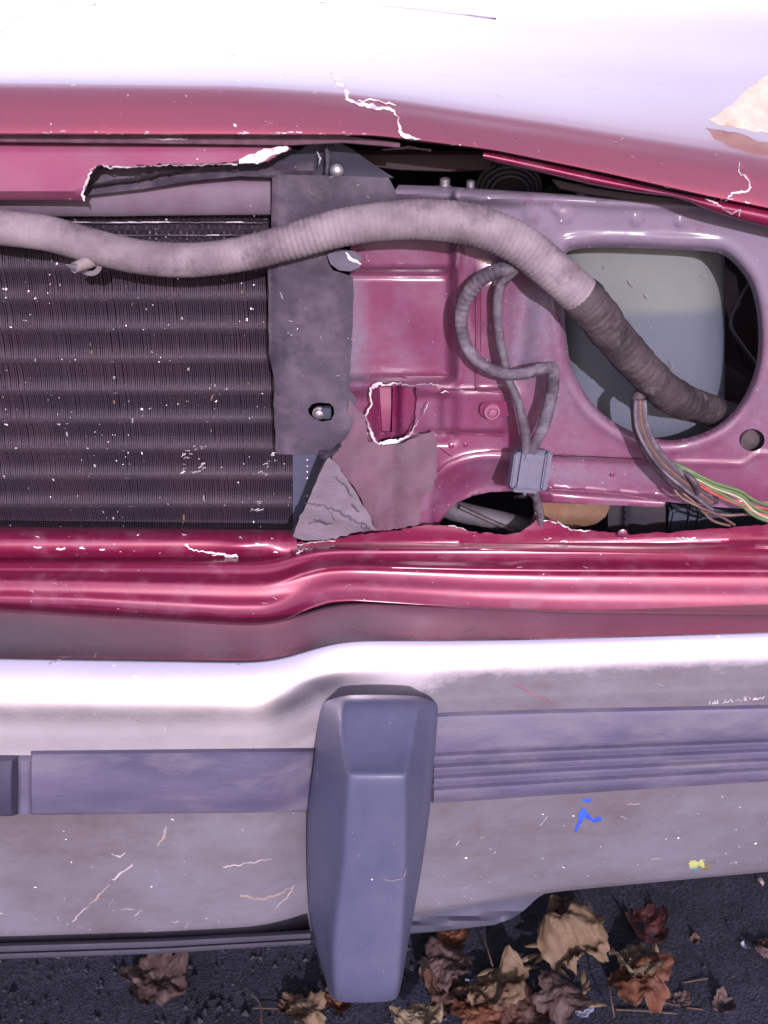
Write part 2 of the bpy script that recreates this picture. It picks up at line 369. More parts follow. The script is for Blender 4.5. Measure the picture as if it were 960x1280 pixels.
# ---------------------------------------------------------------- the car
car = link('car', None, label='maroon car with its grille and headlight missing and its nose cracked', cat='car')
def part(name, me, parent=None, label=None, kind=None): return link(name, me, parent or car, label, kind=kind)

# hood: a rolled front edge, then the top running back to the windscreen
def hood_edge(x): return np.interp(x, [-260, 0, 420, 470, 510, 615, 760, 880, 960, 1260], [166, 167, 168, 169, 174, 187, 217, 244, 260, 330])
def hood_white(x): return np.interp(x, [-260, 0, 300, 420, 500, 600, 700, 800, 960, 1260], [110, 112, 116, 124, 134, 150, 165, 182, 207, 262])
def make_hood():
    nx = 190; xs = np.linspace(-560, 1500, nx); e = hood_edge(xs); w = hood_white(xs)
    ker = np.array([1, 4, 6, 4, 1])/16
    for _ in range(2): e = np.convolve(np.pad(e, 2, mode='edge'), ker, 'valid'); w = np.convolve(np.pad(w, 2, mode='edge'), ker, 'valid')
    back = np.interp(xs, [-560, 420, 960, 1260], [0, 0, .012, .03])
    rows = []
    for f, Y in ((1.06, .02), (1.05, -.006), (1.0, -.023), (.94, -.0245), (.6, -.018), (.25, -.0102), (0.0, -.002)):
        rows.append(P(xs, w+(e-w)*f, Y+back))
    t = rows[-1]
    for dy, dz in ((.006, .0024), (.013, .0036), (.03, .005), (.07, .0065), (.15, .008), (.3, .009), (.6, .010), (1.2, .006)):
        q = t+np.array([0, dy, dz]); q[:, 2] += (.978-t[:, 2])*float(np.clip(dy/.5, 0, 1)**.9); rows.append(q)
    R = np.array(rows); n = (len(R)-1)*4+1; G = spl(R.reshape(len(R), -1), n).reshape(n, nx, 3)
    # pressed crease lines across the hood top
    k = np.clip((G[..., 1]-.15)/.05, 0, 1)*.0012*gs(G[..., 1], .40+.10*np.abs(G[..., 0]+.05)+.3*G[..., 0]**2, .008)
    G[..., 2] += k
    # underside so the hood has thickness
    U = G[::-1].copy(); U[..., 2] -= .006
    G2 = np.concatenate([G[:, :], ], 0)
    me = grid_mesh(G2, 'hood', m_hood, 55)
    return me
hood_me = make_hood(); recalc(hood_me)
hood = part('hood', hood_me, label='maroon hood with white cracks along its front edge')
ht = bvh(hood_me); on_hood = onto(ht, .0007, 0)
for i, (path, w) in enumerate([([(413, 90), (418, 98), (424, 104), (433, 110), (434, 124), (446, 128), (462, 132), (478, 135), (490, 137), (497, 148), (500, 158), (503, 169)], [3, 7, 6, 8, 5, 9, 6, 4, 5, 7]),
                  ([(500, 168), (512, 172), (526, 174)], [7, 9, 6, 2]), ([(446, 128), (462, 124), (480, 128), (494, 131)], [2, 4, 2]),
                  ([(922, 205), (925, 214), (934, 222), (938, 234), (934, 239), (918, 241), (910, 248), (900, 252), (882, 249)], [2, 3, 5, 4, 5, 7, 4])]):
    part('crack', ribbon(path, w, on_hood, 'crack', m_white, seed=i, ridge=.0008, jagged=.9), hood)
r_ = random.Random(3)
for k in range(34):                                 # chipped paint along the hood lip
    x = r_.choice([r_.uniform(0, 420), r_.uniform(300, 480), r_.uniform(0, 960)]); y = hood_edge(x)-r_.uniform(0, 3.2) if r_.random() < .75 else hood_edge(x)-r_.uniform(5, 45)
    l = r_.uniform(1.5, 9) if y > hood_edge(x)-4 else r_.uniform(1, 2)
    part('paint_chip', ribbon([(x-l/2, y), (x+l/2, y+(hood_edge(x+l/2)-hood_edge(x-l/2)))], r_.uniform(1, 2), on_hood, 'paint_chip', m_white, seed=k, ridge=.0002, step=2), hood)

part('hood_crease', ribbon([(-40, 66), (0, 40), (22, 22), (45, 13), (75, 8), (120, 5)], 3, on_hood, 'hood_crease', m_hood, seed=3, ridge=.0016, jagged=.05, step=8), hood)
part('hood_crease', ribbon([(400, 3), (470, 6), (540, 13), (620, 23)], 2.5, on_hood, 'hood_crease', m_hood, seed=4, ridge=.0014, jagged=.05, step=8), hood)
# dark seam and the lip strip beneath the hood on the right
def lip_Y(x, y): return .002+.00006*(y-200)
LT = [(596, 190), (612, 192), (640, 198), (700, 211), (760, 224), (880, 250), (960, 266), (1260, 336)]
LB = [(1260, 356), (960, 284), (915, 272), (884, 262), (850, 247), (800, 241), (745, 232), (700, 221), (650, 209), (620, 203), (612, 196)]
lx = lambda f, dY: [(x, float(np.interp(x, [p[0] for p in LT], [p[1] for p in LT]))*(1-f)+float(np.interp(x, [p[0] for p in LB[::-1]], [p[1] for p in LB[::-1]]))*f, -.0165+dY+float(np.interp(x, [420, 960, 1260], [0, .012, .03]))) for x in range(600, 1261, 20)]
lip_me, *_ = loft([lx(-.3, .004), lx(0, -.001), lx(.35, -.003), lx(.75, -.002), lx(1, .002), lx(1.02, .008)], 604, 1250, 120, 4, 1, 'header_lip', m_paint)
lip = part('header_lip', lip_me, label='narrow maroon strip under the hood edge')
lt = bvh(lip.data); on_lip = onto(lt, .0006, .006)
part('crack', ribbon([(882, 249), (896, 254), (906, 262), (915, 267), (925, 262), (924, 272)], [3, 3, 4, 2], on_lip, 'crack', m_white, seed=5), lip)
part('inner_strip', sheet([(690, 224), (745, 236), (800, 244), (858, 250), (880, 260), (800, 251), (740, 243), (700, 235)], Yf=.034, step=5, th=.003, name='inner_strip', m=M('grey_strip', (.12, .08, .1), rough=.7)))

# what is left of the header panel on the left, torn at its right end
TOP = [(-560, 176), (0, 176), (366, 180)]
tear = jag([(366, 181), (362, 186), (348, 192), (335, 200), (318, 202), (300, 201), (270, 204), (240, 205), (210, 204), (170, 207), (145, 208), (126, 206), (119, 208), (111, 218), (107, 232), (102, 243), (105, 251)], .7, 5, 4)
BOT = [(96, 250), (40, 249), (-560, 246)]
def hp_Y(x, y): return .000+.012*ss(.0, 1, (190-y)/16)+.010*ss(238, 251, y)+.0006*np.sin(x/60.)
headp = part('header_panel', sheet(TOP+[tuple(p) for p in tear]+BOT, Yf=hp_Y, step=6, th=.0025, name='header_panel', m=m_pink), label='broken remains of the maroon header panel')
hpt = bvh(headp.data); on_hp = onto(hpt, .0006, .004)
def tp(a, b): return [tuple(p) for p in tear[a:b]]
nt_ = len(tear)
e1 = [(105, 252), (102, 243), (106, 232), (111, 218), (117, 209), (121, 206)]
part('torn_edge', ribbon(e1, [6, 9, 4, 5, 3, 3], lambda x, y: P(x, y, .001), 'torn_edge', m_white, seed=2, ridge=.001, jagged=.8), headp)
part('torn_edge', ribbon([(126, 207), (145, 209), (170, 208), (210, 206), (240, 207), (270, 205), (298, 204)], [4, 3, 2, 2, 3, 2, 4], lambda x, y: P(x, y, .001), 'torn_edge', m_white, seed=3, ridge=.001, jagged=.8), headp)
part('torn_edge', sheet([tuple(p) for p in jag([(298, 203), (302, 197), (315, 192), (330, 187), (345, 184), (359, 181), (361, 186), (352, 191), (340, 193), (332, 200), (322, 204), (310, 203)], .6, 3, 6, True)], Yf=-.0015, step=3, th=.002, name='torn_edge', m=m_white), headp)
part('seam', sheet([(-560, 169), (430, 170), (500, 178), (500, 184), (430, 178), (366, 181), (0, 177), (-560, 178)], Yf=-.007, step=12, th=.002, name='seam', m=M('seam_grey', (.14, .05, .09), (.24, .1, .16), ns=90, rough=.7)))
part('chrome_fleck', ribbon([(182, 173), (205, 174), (234, 174)], [2, 3, 2], lambda x, y: P(x, y, -.009), 'chrome_fleck', m_scuff, seed=8, ridge=.0003))

# upper support parts seen through the tear
def curvedY(x, y): return .045-.012*gs(y, 215, 14)
part('upper_deflector', sheet([(60, 196), (330, 190), (372, 186), (392, 196), (392, 232), (345, 222), (300, 220), (240, 226), (180, 236), (110, 244), (60, 250)], Yf=lambda x, y: .034-.010*gs(y-(246-.12*(x-100)), 0, 10), step=6, name='upper_deflector', m=m_black), label='curved dusty grey deflector behind the tear')
dfl = part('deflector_lip', ribbon([(104, 233), (150, 227), (200, 217), (245, 207), (285, 205)], [5, 5, 4, 3], lambda x, y: P(x, y, .02), 'deflector_lip', m_dark, seed=12, ridge=.001, jagged=.3))
part('radiator_crossbar', sheet([(-560, 262), (-200, 240), (60, 240), (150, 238), (190, 226), (240, 221), (338, 220), (338, 268), (200, 269), (140, 270), (-560, 270)], Yf=lambda x, y: .052-.014*np.sqrt(np.clip(1-((y-246)/28.)**2, 0, 1)), step=6, name='radiator_crossbar', m=m_rail), label='dusty mauve crossbar above the radiator')
rt = part('radiator_top_frame', sheet([(-560, 266), (337, 266), (337, 304), (-560, 304)], Yf=lambda x, y: .066-.004*gs(y, 273, 3)-.005*gs(y, 291, 4)-.0012*np.sin(x*1.15), step=3.2, name='radiator_top_frame', m=m_tube), label='ribbed grey top frame of the radiator')
for yy in (278, 294):
    part('frame_seam', ribbon([(60, yy), (334, yy)], 1.4, lambda x, y: P(x, y, .0585), 'frame_seam', m_metal, seed=yy, ridge=.0003, step=8, jagged=.2), rt)

# radiator core: tubes, fins
YR = .075
rad = part('radiator', sheet([(-560, 296), (375, 296), (375, 672), (-560, 672)], Yf=YR+.022, step=60, th=.004, name='radiator', m=m_dark), label='dark finned radiator core')
zt = P(0, 300, YR)[2]; zb = P(0, 672, YR)[2]
xl = P(-560, 480, YR)[0]; xr = P(372, 480, YR)[0]
tube_rows = [331, 369, 407, 446, 485, 522, 557, 592, 627, 660]
tme = None
for py in tube_rows:
    z = float(P(0, py, YR+.006)[2])
    if tme is None:
        n = 60; th = np.linspace(0, 2*math.pi, 16, endpoint=False); xx = np.linspace(xl, xr, n)
        G = np.array([[(x, .0055*math.cos(t)*1.1, .0068*math.sin(t)) for t in th] for x in xx])
        tme = grid_mesh(G, 'tube', m_tube, 60, True, True, True)
    link('tube', tme, rad, loc=(0, YR+.0062, z))
V = []; F = []; row_light = []
nb = int((xr-xl)/.00175); zz = np.linspace(zb, zt, 76)
trz = np.array([float(P(0, py, YR)[2]) for py in tube_rows])
wave = np.array([np.exp(-((z-trz)/.0056)**2).sum() for z in zz])
for i in range(nb):
    x = xl+i*(xr-xl)/nb; jx = rng.normal(0, .00005); k = len(V)
    bend = np.cumsum(rng.normal(0, .000022, len(zz)))
    for j, z in enumerate(zz):
        yy = YR+.0016-.0032*wave[j]; xo = x+jx+bend[j]
        V += [(xo-.0003, yy+.012, z), (xo-.0006, yy, z), (xo+.0006, yy, z), (xo+.0003, yy+.012, z)]; row_light += [float(wave[j])*.9]*4  # paler at tube rows: light on the proud fronts put into the colour
    for j in range(len(zz)-1):
        a = k+j*4
        F += [(a, a+1, a+5, a+4), (a+1, a+2, a+6, a+5), (a+2, a+3, a+7, a+6)]
fm = mkmesh('fins', V, F, m_fin, False); set_dust_tone(fm, row_light)
fins = part('fins', fm, rad, kind='stuff')
def on_rad(x, y): return P(x, y, YR-.003)
# bent bright fin patches and flecks of debris on the radiator
for k, (x, y, sx, sy) in enumerate([(250, 560, 9, 3), (233, 568, 6, 4), (245, 590, 7, 2), (229, 585, 2, 6), (252, 580, 2, 8), (335, 580, 4, 7), (328, 590, 5, 3), (321, 636, 7, 2), (325, 630, 3, 5), (341, 570, 3, 5)]):
    for q in range(5):
        a = random.uniform(-1, 1); x0 = x+random.uniform(-sx, sx); y0 = y+random.uniform(-sy, sy)
        part('bent_fin', ribbon([(x0-2.5*a-1, y0+2), (x0, y0), (x0+3, y0-2*a)], 2.2, on_rad, 'bent_fin', m_white, seed=k*7+q, ridge=.001, step=2), rad)
tan = M('tan_debris', (.45, .3, .15), (.35, .2, .12), ns=200, rough=.9); wh = M('pale_debris', (.6, .58, .6), rough=.8)
for k, (x, y, l, mm) in enumerate([(229, 650, 13, tan), (115, 440, 6, tan), (113, 430, 4, tan), (265, 497, 6, tan), (142, 503, 4, tan), (83, 543, 5, wh), (166, 525, 7, wh), (210, 630, 3, wh), (255, 623, 7, wh), (240, 405, 3, tan), (227, 398, 3, wh), (74, 356, 3, wh), (268, 482, 4, wh), (235, 462, 3, wh), (45, 450, 3, wh), (143, 472, 3, wh), (302, 365, 4, tan), (165, 380, 3, tan), (117, 583, 2, wh), (141, 648, 3, wh), (264, 538, 3, wh), (30, 400, 2, wh), (190, 440, 3, wh), (305, 420, 3, tan), (60, 500, 2, tan), (280, 350, 2, tan), (310, 480, 3, tan), (96, 620, 3, wh), (20, 560, 2, wh)]):
    part('debris_fleck', ribbon([(x, y-l/2), (x+random.uniform(-1, 1), y), (x+random.uniform(-1, 1), y+l/2)], 2.2, on_rad, 'debris_fleck', mm, seed=k, ridge=.0008, step=2), rad)

# side tank with pin holes by the lower corner of the radiator
st = part('radiator_side_tank', sheet([(366, 555), (425, 555), (425, 672), (366, 672)], Yf=.07, step=8, th=.01, name='radiator_side_tank', m=M('side_tank_blue', (.13, .13, .22), (.1, .09, .16), ns=20, rough=.5)), label='blue grey side tank at the radiator corner')
for y in (575, 583, 590, 598, 620): part('rivet', lathe(P(384, y, .07), [(.0012, 0), (.0012, .0008), (.0005, .0012)], 'rivet', m_metal, sides=8), st)

# black triangular latch bracket with a bolt
def brY(x, y): return .022+.016*ss(180, 222, y)-.007*gs(x, 409, 5)*(y < 205)
bk = part('latch_bracket', sheet([(372, 190), (386, 180), (425, 179), (440, 186), (462, 202), (492, 222), (430, 222), (428, 210), (424, 206), (416, 207), (413, 218), (400, 222), (330, 222), (340, 206), (356, 196)], Yf=brY, step=4, th=.002, name='latch_bracket', m=m_trim), label='black triangular bracket with a bolt under the hood edge')
part('bolt', lathe(P(421, 213, .03), [(.0055, 0), (.0055, .003), (.004, .005), (.001, .006)], 'bolt', m_metal), bk)
part('edge_flange', ribbon([(408, 181), (409, 195), (408, 217)], [3, 4, 3], lambda x, y: P(x, y, .012), 'edge_flange', m_metal, seed=3, ridge=.002, jagged=.1), bk)
part('paint_nick', ribbon([(396, 190), (401, 198), (398, 206)], [3, 4, 1], lambda x, y: P(x, y, .016), 'paint_nick', m_scuff, seed=4, ridge=.0004), bk)

# black rubber baffle
slot = [(385, 511), (390, 505), (398, 503), (412, 504), (417, 509), (418, 517), (414, 525), (402, 527), (392, 523), (386, 517)]
baf_o = [(340, 218), (400, 219), (486, 222), (495, 240), (499, 252)] + [(460, 290), (430, 308), (412, 316), (410, 328), (416, 338), (430, 342), (441, 346)] + [tuple(p) for p in jag([(442, 362), (439, 440), (437, 488), (446, 500), (441, 530), (432, 548), (422, 556), (412, 566), (404, 565), (400, 568), (346, 568)], .5, 9, 11)] + [tuple(p) for p in jag([(344, 560), (342, 470), (336, 440), (335, 330), (338, 300)], .6, 9, 12)]
def bafY(x, y): return .020+.0035*np.sin(y/52.)*ss(335, 440, x)+.004*gs(x, 338, 5)+.0025*gs(x, 360, 9)*gs(y, 392, 20)+.004*ss(250, 215, y)-.004*gs(y, 545, 25)*ss(400, 440, x)
baf = part('rubber_baffle', sheet(baf_o, [slot], bafY, 5, .0022, name='rubber_baffle', m=m_black), label='dusty black rubber baffle sheet with a slot')
bt = bvh(baf.data); on_baf = onto(bt, .0005, .02)
part('slot_bolt', lathe(P(399, 515, .034), [(.006, 0), (.006, .003), (.0042, .003), (.0042, .007), (.001, .008)], 'slot_bolt', m_metal), baf)
part('slot_clip', bmme(box(tuple(P(402, 524, .03)), tuple(P(414, 507, .036)), .0006), 'slot_clip', m_bluebit), baf)
for k, (x, y, l, a) in enumerate([(412, 222, 7, -.4), (446, 231, 3, .3), (388, 240, 3, 1), (458, 246, 4, .5), (400, 420, 4, 1), (350, 365, 10, 1.2), (360, 400, 6, .3), (420, 470, 5, 0)]):
    part('scuff_mark', ribbon([(x, y), (x+l*math.cos(a), y+l*math.sin(a))], 1.6, on_baf, 'scuff_mark', m_scuff, seed=k, ridge=.0002, step=2), baf)
# thin metal tab under the conduit
tab = part('metal_tab', sheet([(409, 318), (424, 312), (444, 314), (452, 322), (450, 334), (438, 339), (424, 338), (413, 330)], Yf=.0125, step=3, th=.0015, name='metal_tab', m=M('tab_grey', (.2, .17, .25), (.13, .1, .16), ns=40, rough=.5)), label='small rounded grey metal tab under the conduit')
part('bare_patch', ribbon([(432, 316), (438, 324), (444, 326), (452, 330)], [3, 7, 5, 3], lambda x, y: P(x, y, .0118), 'bare_patch', m_white, seed=4, ridge=.0005), tab)

# ---- the core support panel with headlight opening
HL = [(707, 318), (722, 311), (760, 309), (830, 311), (888, 314), (908, 320), (925, 336), (938, 356), (946, 385), (949, 420), (946, 455), (936, 485), (920, 511), (897, 532), (868, 545), (838, 550), (808, 546), (775, 532), (748, 512), (728, 486), (714, 455), (708, 420), (705, 380), (703, 340)]
HLs = spl(HL, 110, True)
def dist_poly(x, y, poly):
    best = np.full(len(x), 1e9)
    for i in range(len(poly)):
        a = poly[i]; b = poly[(i+1) % len(poly)]; ab = b-a; t = np.clip(((x-a[0])*ab[0]+(y-a[1])*ab[1])/(ab@ab+1e-9), 0, 1)
        best = np.minimum(best, np.hypot(x-a[0]-ab[0]*t, y-a[1]-ab[1]*t))
    return best
TH = [tuple(p) for p in jag([(466, 482), (478, 479), (500, 483), (520, 484), (521, 500), (518, 530), (512, 548), (495, 553), (478, 555), (468, 545), (462, 528), (456, 518), (463, 500)], .8, 5, 21, True)]
AR = [(545, 672), (549, 655), (558, 640), (572, 628), (590, 620), (612, 615), (640, 614), (658, 616), (666, 624), (668, 640), (664, 656), (672, 655)]
top_rail = [(498, 231), (560, 233), (600, 236), (680, 241), (750, 246), (830, 250), (890, 254), (915, 266), (960, 272), (1300, 330)]
PLUGH = [(940+16*math.cos(a), 550+14*math.sin(a)) for a in np.linspace(0, 6.28, 20, endpoint=False)]
TRH = [(874, 594), (878, 593), (878, 600), (873, 602)]
core_out = top_rail+[(1300, 640), (960, 638), (900, 634), (832, 627), (829, 634), (817, 634), (780, 632), (675, 628)]+AR[::-1][1:]+[(430, 675), (425, 480), (436, 440), (438, 300), (480, 262)]
def coreY(x, y):
    Y = np.full(np.shape(x), .032)
    Y += .022*(1-ss(556, 580, x))*ss(332, 346, y)*(1-ss(466, 482, y))           # deep left pocket
    Y += .010*(1-ss(556, 580, x))*ss(482, 500, y)*(1-ss(540, 560, y))
    Y += .012*(1-ss(560, 572, x))*(1-ss(335, 350, y))
    Y += -.0055*gs(x, 572, 5)*(1-ss(470, 485, y))                                # pressed ridge
    Y += -.004*ss(588, 600, x)*(1-ss(612, 640, x))*(1-ss(395, 420, y))*ss(320, 350, y)
    Y += .010*gs(x+.12*(y-400), 652, 17)*ss(330, 370, y)*(1-ss(455, 500, y))     # valley beside the headlight
    Y += -.005*gs(x, 690, 26)*ss(350, 400, y)*(1-ss(480, 560, y))
    # embossed patch
    inside = ss(594, 598, x)*(1-ss(634, 640, x))*ss(352, 356, y)*(1-ss(486, 490, y)); Y += -.0014*inside
    # strap from torn hole to the right
    strap = ss(484, 490, y)*(1-ss(536, 543, y))*ss(520, 560, x)*(1-ss(625, 640, x)); Y += -.010*strap*(1-.5*gs(x, 545, 14))-.003*gs(x, 556, 7)*strap
    # rail along the top leans back
    top = np.interp(x, [p[0] for p in top_rail], [p[1] for p in top_rail]); d = y-top
    Y += -.010*gs(d, 12, 7)*(1-ss(600, 700, x))-.004*gs(d, 8, 6)+.006*(1-ss(0, 4, d))
    Y += .004*ss(40, 60, d)*(1-ss(60, 90, d))*0
    for cx, cy, rr in ((665, 267, 11), (706, 270, 10), (795, 275, 8), (850, 278, 7), (694, 262, 5)): Y += -.0022*np.exp(-(((x-cx)**2+(y-cy)**2)/rr**2)**2)
    # lower channel
    ly = 569+.05*(x-680); hy = 610+.075*(x-680)
    Y += .006*ss(-2, 6, y-ly)*(1-ss(-4, 6, y-hy))*ss(660, 680, x)*(1-ss(820, 850, x))
    Y += -.006*ss(-4, 9, y-hy)*ss(660, 680, x)
    # arch: rolls in towards the round hole
    dc = np.hypot((x-612)/1.15, (y-655)); Y += np.where(x < 690, .014*ss(82, 44, dc)-.004*gs(dc, 84, 6), 0)*ss(535, 545, x)
    # rolled flange round the headlight hole
    dh = dist_poly(np.asarray(x).ravel(), np.asarray(y).ravel(), HLs).reshape(np.shape(x)); Y += .008*(1-ss(0, 7, dh))**1.5-.0022*gs(dh, 13, 6)
    Y += -.0018*gs(y-(578+.03*(x-840)-14*ss(925, 950, x)), 0, 3)*ss(838, 845, x)
    Y += .0012*np.sin(x/37.+y/61.)+.0008*np.sin(x/19.-y/23.)
    return Y
def coreD(x, y):
    top = np.interp(x, [p[0] for p in top_rail], [p[1] for p in top_rail]); d = y-top
    D = .95*(1-ss(55, 110, d))*ss(560, 640, x)+.8*(1-ss(40, 90, d))*(x < 700)
    D += .55*gs(x, 655, 30)*ss(330, 380, y)*(1-ss(440, 520, y))+.35*ss(640, 700, x)*(1-ss(520, 600, y))+.6*(1-ss(440, 470, x))*ss(340, 350, y)*(1-ss(470, 500, y))
    D += .5*gs(x, 930, 40)*(1-ss(330, 500, y))+.18
    D += .4*gs(y, 592, 16)*ss(670, 690, x)*(1-ss(830, 850, x))
    return np.clip(D, 0, 1)
core = part('core_support', sheet(core_out, [[tuple(p) for p in HLs], TH, PLUGH, TRH], coreY, 3.2, .0018, coreD, name='core_support', m=m_core, ang=60), label='dusty maroon core support panel round the empty headlight opening')
ct = bvh(core.data); on_core = onto(ct, .0006, .03)
# torn bright edges of the hole
for k, (path, w) in enumerate([([(461, 530), (457, 520), (464, 505), (463, 492), (467, 482), (476, 478), (482, 482)], [3, 5, 5, 6, 8, 5]), ([(482, 481), (500, 479), (512, 482), (528, 480), (545, 480), (558, 484)], [5, 3, 2, 2, 3, 1]),
                  ([(459, 528), (464, 540), (468, 552), (474, 556)], [4, 4, 6, 4]), ([(474, 556), (485, 552), (498, 552), (510, 547), (518, 536), (524, 522)], [5, 8, 9, 7, 3, 1]), ([(550, 491), (556, 488), (561, 491)], [3, 4, 2]), ([(536, 502), (532, 512), (530, 520)], [2, 3, 1]), ([(522, 520), (518, 532)], [2, 1]),
                  ([(457, 540), (459, 556), (457, 566)], [2, 3, 2])]):
    part('torn_edge', ribbon(path, w, lambda x, y: on_core(x, y)-np.array([0, .0015, -.0008]) if False else P(x, y, .026), 'torn_edge', m_white, seed=40+k, ridge=.0012, jagged=.7), core)
# inner pieces behind the torn hole
part('inner_bracket', sheet([(450, 470), (560, 470), (560, 565), (450, 565)], [[(474, 484), (491, 484), (490, 540), (477, 540)]], Yf=lambda x, y: .060-.008*gs(x, 476, 10)-.012*ss(492, 505, x), step=4, th=.003, name='inner_bracket', m=m_core), label='maroon inner bracket with a slot behind the torn hole')
part('inner_strap', sheet([(474, 478), (490, 478), (489, 546), (478, 545)], Yf=lambda x, y: .067+.00012*abs(y-510), step=4, th=.002, name='inner_strap', m=m_pink), label='pale maroon strap inside the torn hole')
# strap edge line, embossed outline, creases
for k, (path, w, mm) in enumerate([([(545, 541), (560, 539), (585, 542), (610, 544), (630, 546)], 2.2, m_pink), ([(596, 356), (595, 420), (594, 482), (598, 489), (636, 491)], 1.3, m_pink), ([(601, 352), (601, 440)], 1.1, m_pink),
                  ([(680, 569), (740, 571), (800, 574)], 1.2, m_dark), ([(676, 611), (740, 614), (780, 618), (828, 626)], 1.2, m_pink), ([(548, 590), (560, 578), (580, 569), (610, 564), (640, 564)], 2, m_pink), ([(546, 556), (556, 565), (566, 572)], 1, m_dark)]):
    part('pressed_line', ribbon(path, w, on_core, 'pressed_line', mm, seed=60+k, ridge=.0009, jagged=.15, step=6), core)
# riveted clip with captive nut
clip = part('nut_clip', sheet([(600, 508), (604, 503), (633, 502), (636, 520), (604, 521), (600, 516)], Yf=.0155, step=4, th=.002, name='nut_clip', m=m_core), core)
part('captive_nut', lathe(P(615, 514, .0150), [(.0075, 0), (.0075, .002), (.0068, .003), (.005, .003), (.0045, .0012), (.003, .0012), (.003, .0035), (.0008, .004)], 'captive_nut', m_pink), core)
for x, y, r in ((564, 557, 4), (582, 556, 3), (765, 593, 3), (700, 400, 1.5)):
    c = on_core(np.array([x]), np.array([y]))[0]; part('weld_spot', lathe(c+[0, .001, 0], [(r*.0007, 0), (r*.0007, .0015), (r*.0003, .0024)], 'weld_spot', m_core, sides=14), core)
part('hole_plug', lathe(P(942, 549, .046), [(.0135, 0), (.0125, .003), (.004, .0045), (.0005, .0045)], 'hole_plug', m_hosedk), core)
rr_ = random.Random(9)
for k in range(70):
    x = rr_.uniform(450, 955); y = rr_.uniform(290, 610)
    if inpoly(np.array([x]), np.array([y]), HLs)[0] or inpoly(np.array([x]), np.array([y]), TH)[0]: continue
    a = rr_.uniform(0, 3.14); l = rr_.uniform(1, 4) if rr_.random() < .85 else rr_.uniform(4, 12)
    part('scratch', ribbon([(x, y), (x+l*math.cos(a), y+l*math.sin(a))], rr_.uniform(.7, 1.5), on_core, 'scratch', m_scuff, seed=k, ridge=.00015, step=3), core)

# dirt coated fabric flap over the core support, and the pale torn triangle
fl = [tuple(p) for p in jag([(436, 500), (446, 512), (456, 520), (460, 552), (476, 557), (500, 555), (520, 547), (544, 538), (547, 560), (545, 596), (541, 612), (527, 622), (526, 640), (524, 655), (505, 660), (470, 664), (463, 650), (445, 612), (425, 586), (404, 566), (424, 556), (433, 540)], .7, 6, 31, True)]
flap = part('fabric_flap', sheet(fl, Yf=lambda x, y: .0165+.006*ss(500, 440, x)*0-.004*gs(x, 510, 20)+.005*gs(x, 488, 10)+.0015*np.sin(y/9.+x/14.)+.0012*np.sin(x/6.), step=4, th=.002, name='fabric_flap', m=m_flap), label='dirt coated mauve fabric flap with ragged edges')
tri = [tuple(p) for p in jag([(410, 570), (424, 584), (436, 602), (450, 626), (462, 646), (470, 662), (445, 665), (420, 673), (385, 677), (366, 671), (378, 640), (394, 606)], .8, 6, 32, True)]
trif = part('torn_triangle', sheet(tri, Yf=lambda x, y: .010-.003*gs(y-x*.3, 520, 8)+.0015*np.sin(x/7.+y/11.), step=4, th=.002, name='torn_triangle', m=m_flap2), label='pale torn triangular flap at the radiator corner')
tt = onto(bvh(trif.data), .0005, .01)
for k, (path, w) in enumerate([([(380, 630), (405, 632), (425, 640), (440, 650)], [1, 3, 2]), ([(392, 650), (405, 654), (415, 656)], [2, 4, 1]), ([(418, 596), (432, 608), (440, 622)], [1, 3, 1]), ([(430, 644), (446, 652), (458, 662)], [4, 3, 1]), ([(385, 655), (398, 651)], [2, 1]), ([(440, 630), (448, 640)], [3, 1]), ([(452, 652), (462, 664)], [3, 2]), ([(410, 640), (420, 650)], [1, 2])]):
    part('crack_mark', ribbon(path, w, tt, 'crack_mark', m_black, seed=70+k, ridge=.0002, jagged=1), trif)
part('folded_rubber_edge', ribbon([(400, 566), (408, 570), (414, 566), (422, 558), (428, 556)], [8, 9, 6, 4], lambda x, y: P(x, y, .012), 'folded_rubber_edge', m_black, seed=9, ridge=.004, jagged=.8))
pxrod = pxtube([(412, 568, .012), (398, 600, .014), (382, 640, .016), (364, 672, .02)], 4.5, 24, name='flap_edge_cord', m=m_dark)
part('flap_edge_cord', pxrod, label='black edge of the torn rubber beside the radiator')

# ---- things behind the openings
bottle = part('washer_bottle', None, label='translucent washer bottle seen through the headlight opening')
bx0, bx1 = 690, 906
def bottle_piece(y0, y1, m, name, Yo=0.0):
    n = 40; xs = np.linspace(bx0, bx1, n); ys = np.linspace(y0, y1, 14)
    X, Yy = np.meshgrid(xs, ys); u = (X-bx0)/(bx1-bx0)*2-1
    D = .078+Yo+.028*np.abs(u)**8-.004*np.cos(u*5)*.3+.02*ss(548, 575, Yy)
    G = P(X, Yy, D); Bk = G[:, ::-1].copy(); Bk[..., 1] = .19
    return grid_mesh(np.concatenate([G, Bk], 1), name, m, 50, True, True)
link('bottle_body', bottle_piece(270, 600, m_bottle, 'bottle_body'), bottle)
for k, (p, w) in enumerate([([(786, 351), (793, 360)], 2), ([(806, 368), (811, 373)], 2.4), ([(735, 505), (731, 511)], 3), ([(756, 332), (757, 337)], 1.5), ([(880, 344), (884, 345)], 1.5), ([(838, 450), (842, 463)], 1.5)]):
    link('scratch', ribbon(p, w, lambda x, y: P(x, y, .0725), 'scratch', m_scuff, seed=k, ridge=.0003, step=2), bottle)
